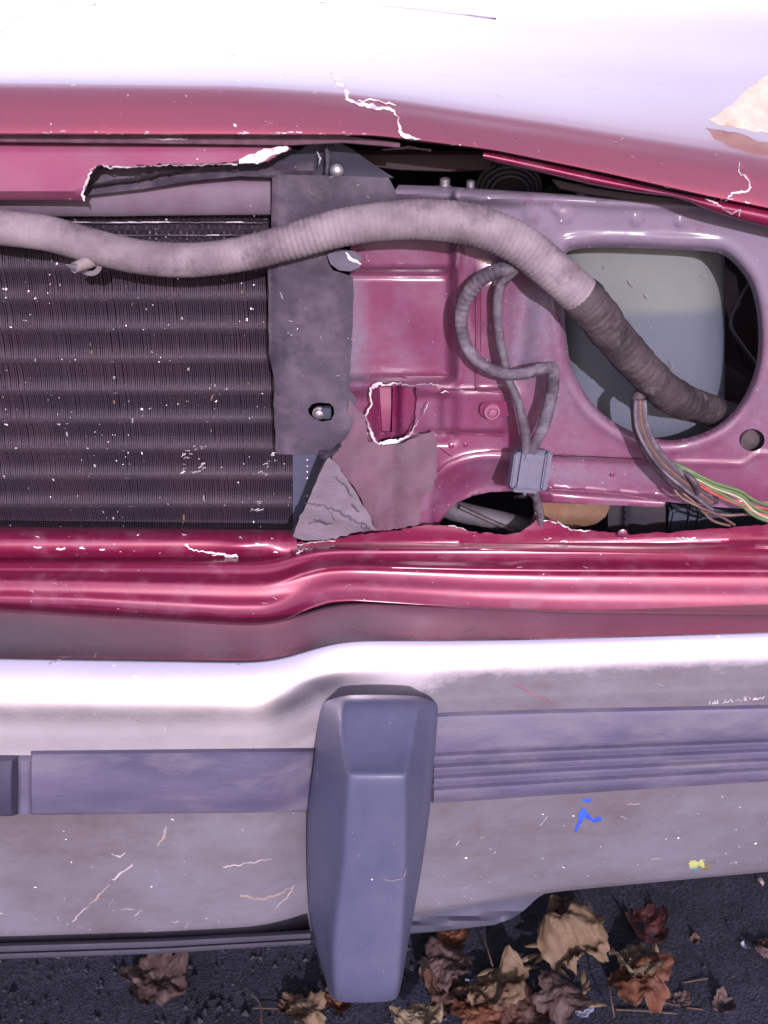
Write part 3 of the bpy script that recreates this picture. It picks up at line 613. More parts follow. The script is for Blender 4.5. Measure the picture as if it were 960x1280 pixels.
# dark sheet added behind the openings to keep sky light out
part('bay_sky_block', sheet([(380, 150), (1300, 150), (1300, 700), (380, 700)], Yf=.30, step=60, th=.01, name='bay_sky_block', m=m_dark), label='black sheet added deep in the engine bay to shut out sky light')
part('bay_rod', pxtube([(938, 352, .11), (925, 372, .11), (914, 398, .11), (915, 412, .11), (928, 432, .115), (945, 455, .12)], 2.2, 30, name='bay_rod', m=m_bluebit), label='bent grey rod right of the washer bottle')
part('bay_panel', sheet([(904, 330), (920, 345), (926, 380), (912, 400), (905, 380)], Yf=.13, step=6, th=.004, name='bay_panel', m=m_rail))
part('bay_bracket', sheet([(902, 450), (930, 470), (950, 500), (900, 560), (896, 480)], Yf=.14, step=6, th=.004, name='bay_bracket', m=m_hosedk))
part('bay_flange', sheet([(918, 410), (940, 395), (950, 470), (930, 455)], Yf=.15, step=6, th=.004, name='bay_flange', m=m_darkred))
# arch hole: hose
part('brake_hose', pxtube([(520, 625, .10), (560, 636, .085), (600, 646, .075), (640, 655, .075), (690, 668, .08)], [15, 14, 13, 13, 13], 40, name='brake_hose', m=M('hose_grey', (.12, .1, .13), (.2, .17, .2), ns=30, rough=.6, bump=.3), wob=.05), label='grey rubber hose inside the arched hole')
part('hose_line', pxtube([(575, 634, .066), (610, 650, .059), (642, 664, .06)], 3, 30, name='hose_line', m=m_wblk))
part('rusty_bracket', sheet([(668, 620), (760, 622), (762, 634), (757, 646), (745, 655), (700, 664), (668, 664)], Yf=lambda x, y: .055-.008*gs(y, 645, 14)-.002*gs(y, 628, 4), step=4, th=.004, name='rusty_bracket', m=m_rust), label='rusty orange bracket in the gap below the panel')
part('black_block', sheet([(760, 622), (832, 622), (832, 672), (775, 672), (760, 660)], Yf=lambda x, y: .075-.01*gs(x, 782, 3), step=4, th=.01, name='black_block', m=M('block_black', (.035, .03, .045), (.07, .05, .07), ns=30, rough=.6)))
bb = part('blue_box', bmme(box(tuple(P(834, 668, .075)), tuple(P(990, 622, .10)), .003), 'blue_box', m_bluebit), label='blue grey box in the gap under the panel')
for x in (862, 874): part('rib', bmme(box(tuple(P(x-3, 662, .070)), tuple(P(x+2, 628, .0745)), .0), 'rib', m_bluebit), bb)
# engine bay opening under the hood
part('hood_inner_panel', sheet([(428, 186), (470, 186), (520, 189), (600, 189), (616, 196), (610, 212), (560, 214), (500, 212), (450, 206)], Yf=lambda x, y: .06-.008*gs(y, 188, 3), step=5, th=.003, name='hood_inner_panel', m=m_darkred), label='dark maroon inner panel inside the hood gap')
part('inner_highlight', ribbon([(478, 187), (510, 185), (540, 188)], [1, 3, 2], lambda x, y: P(x, y, .046), 'inner_highlight', m_rail, seed=5, ridge=.0004))
pul = part('pulley', None, label='black grooved pulley in the hood gap')
c0 = P(636, 236, .10)
for r, yo in ((.022, 0), (.019, -.003), (.0158, -.006), (.0125, -.008)):
    th = np.linspace(0, 2*math.pi, 50); path = np.stack([c0[0]+r*1.25*np.cos(th), np.full(50, c0[1]+yo), c0[2]+r*np.sin(th)], 1)
    link('groove_ring', tube(path, .0012, 8, 'groove_ring', m_trim, caps=False), pul)
link('hub', lathe(c0, [(.028, -.004), (.028, 0), (.012, .004), (.002, .006)], 'hub', m_dark), pul)
for x, y, r in ((556, 229, .0042), (728, 243, .0052), (751, 245, .0052), (588, 232, .0035)):
    part('bolt_head', lathe(P(x, y+4, .05), [(r*1.4, -.004), (r*1.4, .0), (r, .001), (r, .006), (r*.5, .007)], 'bolt_head', m_metal, axis='up', hexa=False, sides=12), label='small steel bolt head in the hood gap')
part('cream_clip', ribbon([(520, 250), (545, 250), (566, 253), (578, 256)], [3, 4, 3, 1], on_core, 'cream_clip', m_scuff, seed=2, ridge=.001))
# dark floor and rear wall added to keep sky light out of the bay
part('under_sky_block', bmme(box((-1.1, .0, .30), (1.1, 1.1, .315), .003), 'under_sky_block', m_dark))
part('rear_sky_block', bmme(box((-1.1, .42, .30), (1.1, .44, .955), .003), 'rear_sky_block', m_dark))
part('radiator_rear_duct', bmme(box((-1.0, .11, .50), (-.09, .13, .95), .003), 'radiator_rear_duct', m_dark))

# ---- lower crossbar (rolled) and the valance panel
bar_rows = [[(-560, 656, .06), (0, 659, .06), (372, 663, .06)], [(-560, 656, .035), (0, 658, .035), (372, 662, .035)],
            [(-560, 660, .018), (0, 663, .018), (372, 667, .018)], [(-560, 672, .004), (0, 674, .004), (372, 677, .006)], [(-560, 686, .0), (0, 688, .0), (372, 690, .004)],
            [(-560, 698, .008), (0, 699, .008), (372, 699, .010)], [(-560, 703, .022), (0, 704, .022), (372, 702, .022)]]
bme, *_ = loft(bar_rows, -560, 371, 150, 5, 1, 'lower_crossbar', m_paint, extra=lambda x, y: .004*gs(x, 355, 14)*np.sin((y-660)/9.)-.003*gs(x, 300, 22)*gs(y, 684, 8))
barp = part('lower_crossbar', bme, label='rolled maroon crossbar with chipped paint under the radiator')
on_bar = onto(bvh(bme), .0006, .0)
for k, (x, y, l, w) in enumerate([(47, 684, 9, 3), (47, 671, 5, 2), (76, 686, 12, 3), (103, 686, 8, 3), (127, 687, 6, 3), (143, 680, 3, 2), (172, 669, 3, 4), (230, 668, 6, 3), (232, 681, 4, 3), (150, 690, 3, 1), (12, 680, 2, 1), (322, 680, 5, 3), (345, 690, 5, 2), (300, 672, 4, 2), (268, 694, 6, 2), (340, 673, 4, 2), (28, 668, 2, 1), (200, 691, 3, 1)]):
    part('paint_chip', ribbon([(x-l/2, y), (x+l/2, y)], w, on_bar, 'paint_chip', m_white, seed=100+k, ridge=.0003, step=2, jagged=.5), barp)
part('crack', ribbon([(230, 681), (242, 688), (255, 690), (268, 692), (285, 695), (296, 697)], [1, 3, 4, 4, 7, 8], on_bar, 'crack', m_white, seed=7, ridge=.0003, jagged=1), barp)
# ragged lower lip right of the radiator
lipjag = jag([(364, 677), (390, 678), (420, 674), (445, 668), (470, 666), (500, 662), (525, 657), (550, 656), (575, 660), (600, 666), (625, 668), (650, 666), (664, 656), (672, 649), (680, 651), (690, 650), (703, 656), (718, 662), (750, 664), (790, 668), (830, 666), (880, 662), (960, 656), (1300, 640)], .7, 7, 51)
def llY(x, y):
    top = np.interp(x, lipjag[:, 0], lipjag[:, 1])
    return .018-.010*ss(0, 8, y-(682+.0*x))-.012*gs(y, 690-.012*(x-400), 4.5)+.008*ss(693, 701, y)
lowlip = part('lower_lip', sheet([tuple(p) for p in lipjag]+[(1300, 690), (960, 694), (420, 702), (380, 704), (364, 700)], Yf=llY, step=4, th=.002, name='lower_lip', m=m_paint, ang=50), label='ragged maroon lower lip with torn paint')
on_ll = onto(bvh(lowlip.data), .0006, .01)
for k, (p, w) in enumerate([([(370, 681), (385, 679), (400, 678), (420, 676)], [2, 3, 2]), ([(672, 650), (684, 651), (697, 654), (706, 659), (720, 663), (738, 663)], [4, 3, 4, 2]), ([(560, 657), (572, 659), (585, 663)], [3, 2]), ([(845, 673), (862, 673), (878, 674)], [3, 5, 2]), ([(772, 672), (784, 673)], [3, 2]), ([(700, 677), (710, 678)], [3, 2]), ([(680, 675), (690, 672)], [2, 2]), ([(470, 690), (560, 693), (640, 690)], [1, 1]), ([(355, 700), (368, 694), (380, 686), (400, 684)], [2, 5, 3, 1]), ([(362, 683), (372, 686), (378, 690)], [4, 4, 1])]):
    part('torn_edge', ribbon(p, w, on_ll, 'torn_edge', m_white, seed=130+k, ridge=.0005, jagged=.8), lowlip)
part('rivet', lathe(P(778, 667, .014), [(.0048, 0), (.0046, .0006), (.003, .0014), (.0005, .0018)], 'rivet', m_core), lowlip)

def K(l, r, l0=0, r0=0):                            # a line that steps up at the kink between left and right
    return [(-560, l+l0), (0, l+l0*.0), (250, l), (325, l), (345, l*.86+r*.14), (368, (l+r)/2), (392, l*.14+r*.86), (415, r), (470, r), (960, r+r0), (1500, r+r0*2)]
def KY(line, yl, yr, yend=None):
    ye = yr if yend is None else yend
    out = []
    for x, y in line:
        f = float(ss(325, 415, x)); q = yl+(yr-yl)*f
        if x > 470: q = yr+(ye-yr)*(x-470)/490.
        out.append((x, y, q))
    return out
vb = [(-560, 758), (0, 767), (100, 770), (200, 777), (290, 783), (335, 783), (360, 775), (385, 762), (410, 753), (440, 751), (500, 755), (600, 763), (700, 767), (960, 771), (1500, 770)]
vt = [(-560, 701), (0, 702), (325, 702), (350, 699), (370, 693), (395, 688), (420, 686), (960, 684), (1500, 682)]
def between(a, b, f):
    xs = sorted(set([p[0] for p in a]+[p[0] for p in b])); return [(x, np.interp(x, [p[0] for p in a], [p[1] for p in a])*(1-f)+np.interp(x, [p[0] for p in b], [p[1] for p in b])*f) for x in xs]
vrows = []
for f, yl, yr in ((-.12, .02, .02), (0, -.006, -.002), (.10, -.014, -.007), (.2, -.019, -.013), (.33, -.030, -.026), (.42, -.034, -.026), (.55, -.0375, -.030), (.68, -.0385, -.036), (.8, -.043, -.040), (.9, -.050, -.044), (.97, -.056, -.047), (1.0, -.056, -.047), (1.03, -.050, -.042), (1.0, -.03, -.03)):
    vrows.append(KY(between(vt, vb, f), yl, yr, yr+.018))
vme, *_ = loft(vrows, -560, 1500, 330, 5, 1, 'front_valance', m_paint)
val = part('front_valance', vme, label='glossy maroon valance panel stepping back above the bumper')
on_val = onto(bvh(vme), .0005, -.03)
rv = random.Random(5)
for k in range(26):
    x = rv.uniform(5, 950); f = rv.uniform(.15, .95); y = between(vt, vb, f); y = np.interp(x, [p[0] for p in y], [p[1] for p in y]); l = rv.uniform(1, 8)
    part('scratch', ribbon([(x, y), (x+l, y-rv.uniform(-.5, .6)*l)], rv.uniform(.7, 1.8), on_val, 'scratch', m_scuff, seed=k, ridge=.00015, step=2), val)

# ---- bumper
bump = part('bumper', None, label='worn silver bumper stepping back to the right of its guard')
Fb = [(-560, 1184), (0, 1180), (330, 1170), (400, 1160), (520, 1143), (600, 1128), (700, 1112), (960, 1088), (1500, 1040)]
def LR(left, right):
    xs = np.concatenate([[-560, -200, 0, 150, 250, 300], np.arange(310, 460, 10), [480, 560, 640, 720, 800, 880, 960, 1200, 1500]]).astype(float)
    f = ss(320, 440, xs); l = np.interp(xs, [p[0] for p in left], [p[1] for p in left]); q = np.interp(xs, [p[0] for p in right], [p[1] for p in right]); return list(zip(xs, l*(1-f)+q*f))
A = LR([(-560, 756), (0, 769), (320, 786), (450, 790)], [(300, 757), (420, 757), (700, 769), (960, 772), (1500, 768)])
B = LR([(-560, 822), (0, 826), (330, 830), (450, 831)], [(300, 806), (600, 804), (960, 792), (1500, 778)])
Cc = LR([(-560, 878), (0, 880), (450, 882)], [(300, 841), (600, 836), (960, 822), (1500, 800)])
D = LR([(-560, 940), (450, 940)], [(300, 904), (600, 890), (960, 876), (1500, 850)])
E = LR([(-560, 1018), (450, 1014)], [(300, 1015), (560, 1000), (960, 972), (1500, 930)])
def bl(line, yl, yr, ye):                            # level lines: heights are blended over the step, depths follow
    out = []
    for x, y in line:
        t = float(np.tan(PITCH+math.atan((y-640)/FPX)))
        f = float(ss(320, 440, x)); zl = 1.12-(yl+.866)*t; q = yr if x < 470 else yr+(ye-yr)*(x-470)/490.; zr = 1.12-(q+.866)*t
        out.append((x, y, (1.12-(zl*(1-f)+zr*f))/t-.866))
    return out
AB = between(A, B, .55); AB2 = between(A, B, .85); BC = between(B, Cc, .5); CD = between(Cc, D, .55); EF = between(E, Fb, .5); EF9 = between(E, Fb, .93)
brows = [bl(between(A, B, -.25), -.02, -.01, .0), bl(between(A, B, -.08), -.070, -.051, -.040), bl(A, -.083, -.063, -.052), bl(AB, -.130, -.109, -.097), bl(AB2, -.1548, -.1326, -.1195), bl(B, -.165, -.139, -.126), bl(BC, -.178, -.146, -.133), bl(Cc, -.186, -.151, -.137), bl(CD, -.1912, -.1560, -.141), bl(D, -.1930, -.159, -.143),
         bl(E, -.198, -.165, -.142), bl(EF, -.201, -.166, -.137), bl(EF9, -.197, -.160, -.120), bl(Fb, -.190, -.152, -.110), bl(between(E, Fb, 1.015), -.178, -.140, -.100), bl(between(E, Fb, 1.0), -.15, -.11, -.075)]
def bump_noise(x, y): return .00025*np.sin(x/67.+y/41.)
bfme, V_, F_, bn, bnx = loft(brows, -560, 1500, 340, 5, 14, 'bumper_face', m_chrome, extra=bump_noise)
# dirt film, thin on the crown, thick below the rub strip
gx = np.linspace(-560, 1500, bnx); lines = [np.interp(gx, [p[0] for p in q], [p[1] for p in q]) for q in (A, B, Cc, D, E, Fb)]
dv = []
PV = np.array([v.co for v in bfme.vertices]); dcam = PV-CAM
zc = dcam@np.array([0, cp, -sp_]); yy_ = dcam@np.array([0, sp_, cp]); xx_ = dcam[:, 0]
pxv = xx_/zc*FPX+480; pyv = 640-yy_/zc*FPX
e_ = np.interp(pxv, [p[0] for p in E], [p[1] for p in E]); d_ = np.interp(pxv, [p[0] for p in D], [p[1] for p in D]); b_ = np.interp(pxv, [p[0] for p in B], [p[1] for p in B]); c_ = np.interp(pxv, [p[0] for p in Cc], [p[1] for p in Cc])
dust = .98*ss(0, 40, pyv-d_)+.22*ss(10, 40, pyv-c_)*(1-ss(0, 40, pyv-d_))+.10*(1-ss(-30, 0, pyv-b_))+.8*ss(420, 600, pxv)*ss(-16, 14, pyv-c_)+.02  # faint band above the strip paints a grey-blue reflection
set_dust_tone(bfme, np.clip(dust, 0, 1))
bf = link('bumper_face', bfme, bump)
on_b = onto(bvh(bfme), .0006, -.2)
# rub strips
def strip(top, bot, x0, x1, prof, name, m, nx=120, lift=.009, ends=True):
    xs = np.linspace(x0, x1, nx); t = np.interp(xs, [p[0] for p in top], [p[1] for p in top]); b = np.interp(xs, [p[0] for p in bot], [p[1] for p in bot]); rows = []
    ker = np.array([1, 4, 6, 4, 1])/16
    for q in (t, b):
        for _ in range(2): q[:] = np.convolve(np.pad(q, 2, mode='edge'), ker, 'valid')
    fall = np.clip(np.minimum(xs-x0, x1-xs)/6., 0, 1)**.5 if ends else np.ones(nx)
    n0 = np.array([0, -.93, .37])
    for f, h in prof:
        g = on_b(xs, t+(b-t)*f); rows.append(g+n0*((h*fall-.001)[:, None]))
    return grid_mesh(np.array(rows), name, m, 35)
prof_l = [(0, 0), (.015, .007), (.05, .0095), (.3, .0105), (.6, .0105), (.93, .0085), (.985, .006), (1.0, 0)]
Dl = [(-560, 936), (0, 939), (390, 935)]; El = [(-560, 1018), (0, 1017), (390, 1013)]
link('rub_strip', strip(Dl, El, 38, 396, prof_l, 'rub_strip', m_strip), bump, 'smooth faded grey rub strip left of the guard')
link('strip_end_cap', strip([(-560, 944), (30, 944)], [(-560, 1020), (30, 1018)], -560, 24, [(0, 0), (.03, .010), (.3, .013), (.9, .012), (.97, .008), (1, 0)], 'strip_end_cap', m_stripdk), bump, 'dark end piece of the rub strip at the left edge')
link('strip_joiner', strip([(20, 944), (42, 944)], [(20, 1019), (42, 1018)], 22, 42, [(0, 0), (.05, .006), (.5, .004), (.95, .006), (1, 0)], 'strip_joiner', m_strip, 16), bump)
prof_r = [(0, 0), (.03, .005), (.08, .007), (.35, .0085)]
for k in range(4):
    a = .38+k*.125; prof_r += [(a, .0088), (a+.02, .0048), (a+.05, .0046), (a+.075, .0085), (a+.105, .0092)]
prof_r += [(.90, .009), (.93, .0085), (.985, .006), (1, 0)]
Dr = [(520, 893), (560, 890), (700, 886), (960, 881), (1500, 866)]; Er = [(520, 1004), (560, 1002), (700, 992), (960, 975), (1500, 935)]
rsr = link('rub_strip', strip(Dr, Er, 536, 1500, prof_r, 'rub_strip', m_strip, 160), bump, 'ribbed faded rub strip right of the guard')
# lower trim strip on the left and black valance tongue on the right
lt_t = [(-560, 1178), (0, 1180), (200, 1174), (390, 1164)]; lt_b = [(-560, 1200), (0, 1199), (200, 1192), (390, 1180)]
xs = np.linspace(-560, 388, 60); a = np.interp(xs, [p[0] for p in lt_t], [p[1] for p in lt_t]); b = np.interp(xs, [p[0] for p in lt_b], [p[1] for p in lt_b])
G = np.array([P(xs, a-3, -.17), P(xs, a-1, -.205), P(xs, a+3, -.213), P(xs, (a+b)/2-1, -.213), P(xs, (a+b)/2+1, -.209), P(xs, (a+b)/2+3, -.212), P(xs, b-2, -.212), P(xs, b, -.207), P(xs, b, -.16)])
link('lower_trim', grid_mesh(G, 'lower_trim', m_trim, 45), bump, 'blue black trim along the bumper bottom edge')
tongue = [(500, 1128), (600, 1118), (700, 1106), (690, 1112), (672, 1122), (655, 1138), (640, 1148), (618, 1156), (560, 1163), (505, 1168), (480, 1170), (480, 1130)]
link('air_dam', sheet(tongue, Yf=lambda x, y: -.135+.0003*(y-1140)*0-.010*gs(y-(1163-.08*(x-540)), -6, 7)+.02*ss(640, 700, x), step=6, th=.004, name='air_dam', m=M('air_dam_plastic', (.10, .10, .17), (.14, .13, .22), ns=20, rough=.8, spec=.25)), bump, 'dark blue air dam tongue below the bumper')
# guard
def make_guard():
    # rows (py, Ybase, Yfront, xl, xlf, xrf, xr)
    R = [(867, -.160, -.172, 408, 438, 520, 541), (869, -.155, -.180, 403, 432, 524, 545), (874, -.155, -.196, 399, 428, 524, 548), (900, -.165, -.214, 397, 425, 521, 547), (940, -.180, -.243, 393, 428, 514, 544),
         (962, -.188, -.262, 391, 433, 510, 541), (968, -.19, -.268, 390, 434, 509, 541), (975, -.19, -.270, 389, 434, 508, 540), (1010, -.195, -.270, 384, 432, 508, 538), (1060, -.195, -.269, 383, 429, 508, 531), (1110, -.195, -.267, 384, 425, 506, 523),
         (1160, -.192, -.264, 387, 418, 503, 514), (1185, -.19, -.262, 396, 416, 501, 509), (1225, -.19, -.258, 407, 418, 498, 503), (1246, -.19, -.252, 411, 421, 494, 499), (1253, -.19, -.242, 414, 425, 488, 496), (1257, -.19, -.22, 418, 430, 480, 490)]
    G = []
    for py, yb, yf, xl, a, c, xr in R:
        row = []
        for px, Y in ((xl, yb+.03), (xl, yb), (xl+2, yb-.012), ((xl+a)/2, (yb+yf*1.4)/2.4), (a-4, yf+.006), (a+2, yf+.0008), (a+9, yf), ((a+c)/2, yf-.001), (c-7, yf), (c-1, yf+.0008), (c+3, yf+.006), ((xr+c)/2+1, (yb+yf*1.3)/2.3), (xr-1, yb-.014), (xr, yb), (xr, yb+.03)):
            u_ = abs((px-(xl+xr)/2)/((xr-xl)/2)); row.append(P(px, py+(9*u_**4 if py < 900 else 0)-(5*u_**4 if py > 1240 else 0), Y))
        G.append(row)
    G = np.array(G); top = G[0].copy(); top[:, 1] += .015; top[:, 2] -= .02; bot = G[-1].copy(); bot[:, 1] = -.12
    G = np.concatenate([top[None], G, bot[None]], 0)
    me = grid_mesh(G, 'bumper_guard', m_guard, 180)
    return me
g = link('bumper_guard', make_guard(), bump, 'upright blue grey rubber guard on the bumper')
sm = g.modifiers.new('smooth', 'SUBSURF'); sm.levels = 2; sm.render_levels = 2
gt = bvh(g.data)
for k, (p, w) in enumerate([([(478, 1099), (490, 1101), (502, 1099)], 1), ([(504, 1097), (507, 1090), (508, 1084)], 1.4), ([(492, 1052), (493, 1056)], 1.4), ([(478, 1212), (480, 1216)], 1.6), ([(440, 1040), (441, 1042)], 1.2), ([(398, 960), (396, 975)], 1), ([(450, 1180), (451, 1182)], 1)]):
    link('guard_scuff', ribbon(p, w, onto(gt, .0012, -.26), 'guard_scuff', m_scuff, seed=3+k, ridge=.0001, jagged=.2), g)
# scratches and marks on the bumper
marks = [([(90, 1153), (98, 1145), (106, 1136), (112, 1131)], [3, 2, 1], m_scuff), ([(96, 1155), (104, 1161)], [1.5, 1], m_scuff), ([(112, 1131), (125, 1117), (138, 1104)], [4, 8, 3], m_brownscuff), ([(140, 1100), (152, 1092), (166, 1080)], [4, 6, 2], m_scuff),
         ([(278, 1084), (300, 1081), (325, 1076), (340, 1074)], [2, 3, 1], m_scuff), ([(168, 1144), (178, 1136)], [2, 1], m_scuff), ([(215, 1153), (224, 1153)], 2, m_scuff), ([(196, 1060), (204, 1046), (208, 1032)], [4, 7, 3], m_brownscuff), ([(300, 1120), (330, 1124), (350, 1118), (370, 1106)], [5, 8, 5, 3], m_brownscuff), ([(345, 1136), (360, 1120), (368, 1108)], [2, 3, 2], m_scuff),
         ([(140, 1068), (150, 1070), (158, 1066)], [2, 4, 2], m_scuff), ([(310, 928), (318, 936)], [1, 2], m_scuff), ([(318, 924), (330, 930)], [1, 1.6], m_scuff), ([(205, 907), (208, 926)], [2, 1], m_scuff), ([(70, 1145), (75, 1152)], [3, 1], m_brownscuff), ([(180, 1166), (190, 1162)], [2, 2], m_brownscuff),
         ([(60, 828), (88, 819)], [1, 1], m_scuff), ([(255, 813), (285, 811)], [1, 1.4], m_scuff), ([(640, 855), (660, 864), (690, 878)], [1.2, 2, 1], m_pink), ([(560, 935), (563, 941)], 1.5, m_scuff), ([(0, 1142), (3, 1143)], 3, m_scuff)]
for k, (p, w, mm) in enumerate(marks): link('scuff_mark', ribbon(p, w, on_b, 'scuff_mark', mm, seed=200+k, ridge=.0002, jagged=.8), bump)
ru = random.Random(15)
for k in range(95):
    x = ru.uniform(2, 955)
    if 380 < x < 548: continue
    t = np.interp(x, [p[0] for p in E], [p[1] for p in E]); b = np.interp(x, [p[0] for p in Fb], [p[1] for p in Fb]); y = ru.uniform(t+6, b-6) if ru.random() < .75 else ru.uniform(np.interp(x, [p[0] for p in B], [p[1] for p in B])-30, np.interp(x, [p[0] for p in D], [p[1] for p in D])-4)
    a = ru.uniform(-.6, 1.2); l = ru.uniform(.8, 2.5) if ru.random() < .8 else ru.uniform(5, 18)
    link('scratch', ribbon([(x, y), (x+l*math.cos(a), y-l*math.sin(a))], ru.uniform(.6, 1.6), on_b, 'scratch', m_scuff if ru.random() < .8 else m_brownscuff, seed=k, ridge=.00015, step=3), bump)
link('blue_mark', ribbon([(720, 1040), (723, 1030), (727, 1018), (730, 1012), (733, 1020), (740, 1022)], [2, 4, 7, 4, 7, 3], on_b, 'blue_mark', m_blue, seed=1, ridge=.0002, jagged=.6), bump, 'bright blue paint transfer mark')
link('blue_mark', ribbon([(736, 1024), (744, 1026), (752, 1023)], [5, 4, 3], on_b, 'blue_mark', m_blue, seed=2, ridge=.0002, jagged=.6), bump)
link('blue_mark', ribbon([(729, 1000), (740, 1000)], 4, on_b, 'blue_mark', m_blue, seed=4, ridge=.0002), bump)
link('yellow_mark', ribbon([(862, 1080), (868, 1082), (872, 1078), (878, 1080)], [5, 8, 6, 8], on_b, 'yellow_mark', m_yellow, seed=5, ridge=.0003, jagged=1.2), bump, 'flaking yellow paint mark near the bumper bottom')
link('yellow_mark', ribbon([(875, 1076), (878, 1083)], [3, 5], on_b, 'yellow_mark', m_yellow, seed=6, ridge=.0003, jagged=1), bump)
link('yellow_mark', ribbon([(876, 1085), (884, 1083), (890, 1080)], [4, 5, 1], on_b, 'yellow_mark', M('olive_smear', (.32, .28, .12), rough=.7), seed=6, ridge=.0001), bump)
link('teal_mark', ribbon([(863, 1086), (872, 1087)], 3, on_b, 'teal_mark', m_teal, seed=6, ridge=.0002), bump)
for k in range(34):
    x = ru.uniform(886, 958); y = np.interp(x, [886, 958], [881, 873]); l = ru.uniform(3, 10); a = ru.uniform(-.8, 1.6)
    link('peeled_flake', ribbon([(x, y), (x+l*math.sin(a)*.6, y-l*abs(math.cos(a))*.7)], [3, 1.2], on_b, 'peeled_flake', m_white, seed=k, ridge=.0008, step=2), bump)

# ---------------------------------------------------------------- conduit and cables that hang loose
hose_pts = np.array([(-560, 230, .004), (-200, 262, .002), (-60, 276, .001), (0, 284, 0), (60, 292, -.002), (120, 309, -.004), (180, 322, -.006), (240, 325, -.006), (300, 318, -.007), (360, 303, -.008), (420, 286, -.008), (480, 277, -.008), (540, 275, -.006), (600, 284, -.005), (650, 306, -.004), (695, 342, -.004), (728, 372, -.004)])
hose_r = [18, 19, 20, 20.5, 20.5, 20.5, 20.5, 20.5, 20.5, 21.5, 23, 24, 24.5, 25, 25, 25, 25]
cond = link('wiring_conduit', None, label='thick dusty corrugated grey conduit sagging across the radiator into the headlight opening', cat='conduit')
N1 = 1300; q = spl(hose_pts, N1); p3 = P(q[:, 0], q[:, 1], q[:, 2]); s = np.concatenate([[0], np.cumsum(np.linalg.norm(np.diff(p3, axis=0), axis=1))]); 
rr = np.interp(np.linspace(0, 1, N1), np.linspace(0, 1, len(hose_r)), hose_r)*np.linalg.norm(p3-CAM, axis=1)/FPX
ring = np.sin(s*2*math.pi/.0044)
lump = np.array([noise.noise(Vector((t*18, 0, 3))) for t in s])
def roughen(me, amp, f):
    me.update()
    for v in me.vertices:
        q = v.co*f; v.co += v.normal*amp*(noise.noise(q)+.5*noise.noise(q*2.7))
    return me
link('corrugated_sleeve', tube(p3, rr*(1+.017*ring*(.35+.65*(q[:, 0] > 350))*(1+.5*np.sin(s*37)))+lump*.0007, 26, 'corrugated_sleeve', m_hose, ang=180), cond)
end_pts = [(722, 366, -.0035), (742, 388, -.003), (770, 424, .000), (800, 458, .006), (828, 486, .016), (850, 500, .03), (876, 508, .05), (900, 517, .075), (930, 526, .11)]
q = spl(end_pts, 260); p3 = P(q[:, 0], q[:, 1], q[:, 2]); s = np.linspace(0, 1, 260)
rr = np.interp(s, [0, .06, .12, .25, .4, .6, .7, .8, 1], [24, 26, 26, 23.5, 22.5, 22, 18, 18, 16])*np.linalg.norm(p3-CAM, axis=1)/FPX
lump = np.array([noise.noise(Vector((t*40, 2, 0)))+.6*noise.noise(Vector((t*110, 5, 0))) for t in s])
link('taped_sleeve', roughen(tube(p3, rr*(1+.009*np.sin(s*300)*(s < .62))+lump*.0005, 26, 'taped_sleeve', m_hosedk, ang=180), .0011, 90), cond)
# frayed tape end wraps
for k, (t, w) in enumerate([(.02, 1.05), (.66, 1.06)]):
    i = int(t*259); link('tape_wrap', tube(p3[i:i+16], rr[i:i+16]*w, 22, 'tape_wrap', m_hosedk, ang=180), cond)
# metal stud poking out beneath the conduit with a clear washer
stud = link('loose_screw', None, label='rusty screw tip with a washer sticking out under the sagging conduit', cat='screw')
sp0 = [(124, 322, .0), (112, 327, -.010), (100, 332, -.020), (92, 335, -.026)]
link('shank', pxtube(sp0, [8, 8, 7, 6], 16, name='shank', m=M('stud_tan', (.45, .33, .33), (.6, .5, .5), ns=90, rough=.5)), stud)
link('tip', pxtube([(94, 334, -.025), (88, 333, -.03), (83, 331, -.034)], [6, 3, .6], 10, name='tip', m=m_metal), stud)
link('washer', lathe(P(112, 329, -.006), [(.010, 0), (.010, .0012), (.006, .0012), (.006, 0)], 'washer', M('washer_dull', (.3, .24, .3), rough=.4)), stud)

plug = link('headlight_cable', None, label='looped grey cable hanging from the conduit with a grey headlight plug', cat='cable')
LA = [(652, 326, .006), (636, 334, .000), (612, 342, .001), (592, 358, .004), (579, 382, .008), (577, 410, .010), (585, 436, .008), (602, 455, .003), (630, 467, -.004), (655, 467, -.006), (676, 461, -.003), (692, 459, .001)]
q = spl(LA, 420); p3 = P(q[:, 0], q[:, 1], q[:, 2]); s = np.linspace(0, 1, 420)
rr = np.interp(s, [0, .1, .3, .5, .7, 1], [7, 9.5, 9.5, 8, 7.8, 7.8])*.00064
link('cable_loop', tube(p3, rr*(1+.028*np.sin(s*260)*(s < .5)), 16, 'cable_loop', m_cable, ang=180, flat=.75), plug)
link('cable', pxtube([(684, 459, -.001), (691, 464, .001), (691, 482, .001), (687, 505, .000), (680, 530, -.005), (670, 552, -.006), (664, 566, -.007)], [8, 8, 7.8, 7.8, 7.5, 6.5], 60, sides=14, name='cable', m=m_cable, flat=.8, ang=180, wob=.04), plug)
link('cable', pxtube([(648, 332, .0), (634, 346, .004), (624, 362, .006), (622, 390, .008), (624, 420, .008), (630, 450, .004), (636, 475, .004), (645, 496, .002), (652, 520, -.002), (657, 545, -.004), (658, 566, -.007)], [7, 6.5, 6.5, 6, 6, 5.5, 5.5, 6, 6.5, 6.5], 90, sides=14, name='cable', m=m_cable, ang=180, wob=.06), plug)
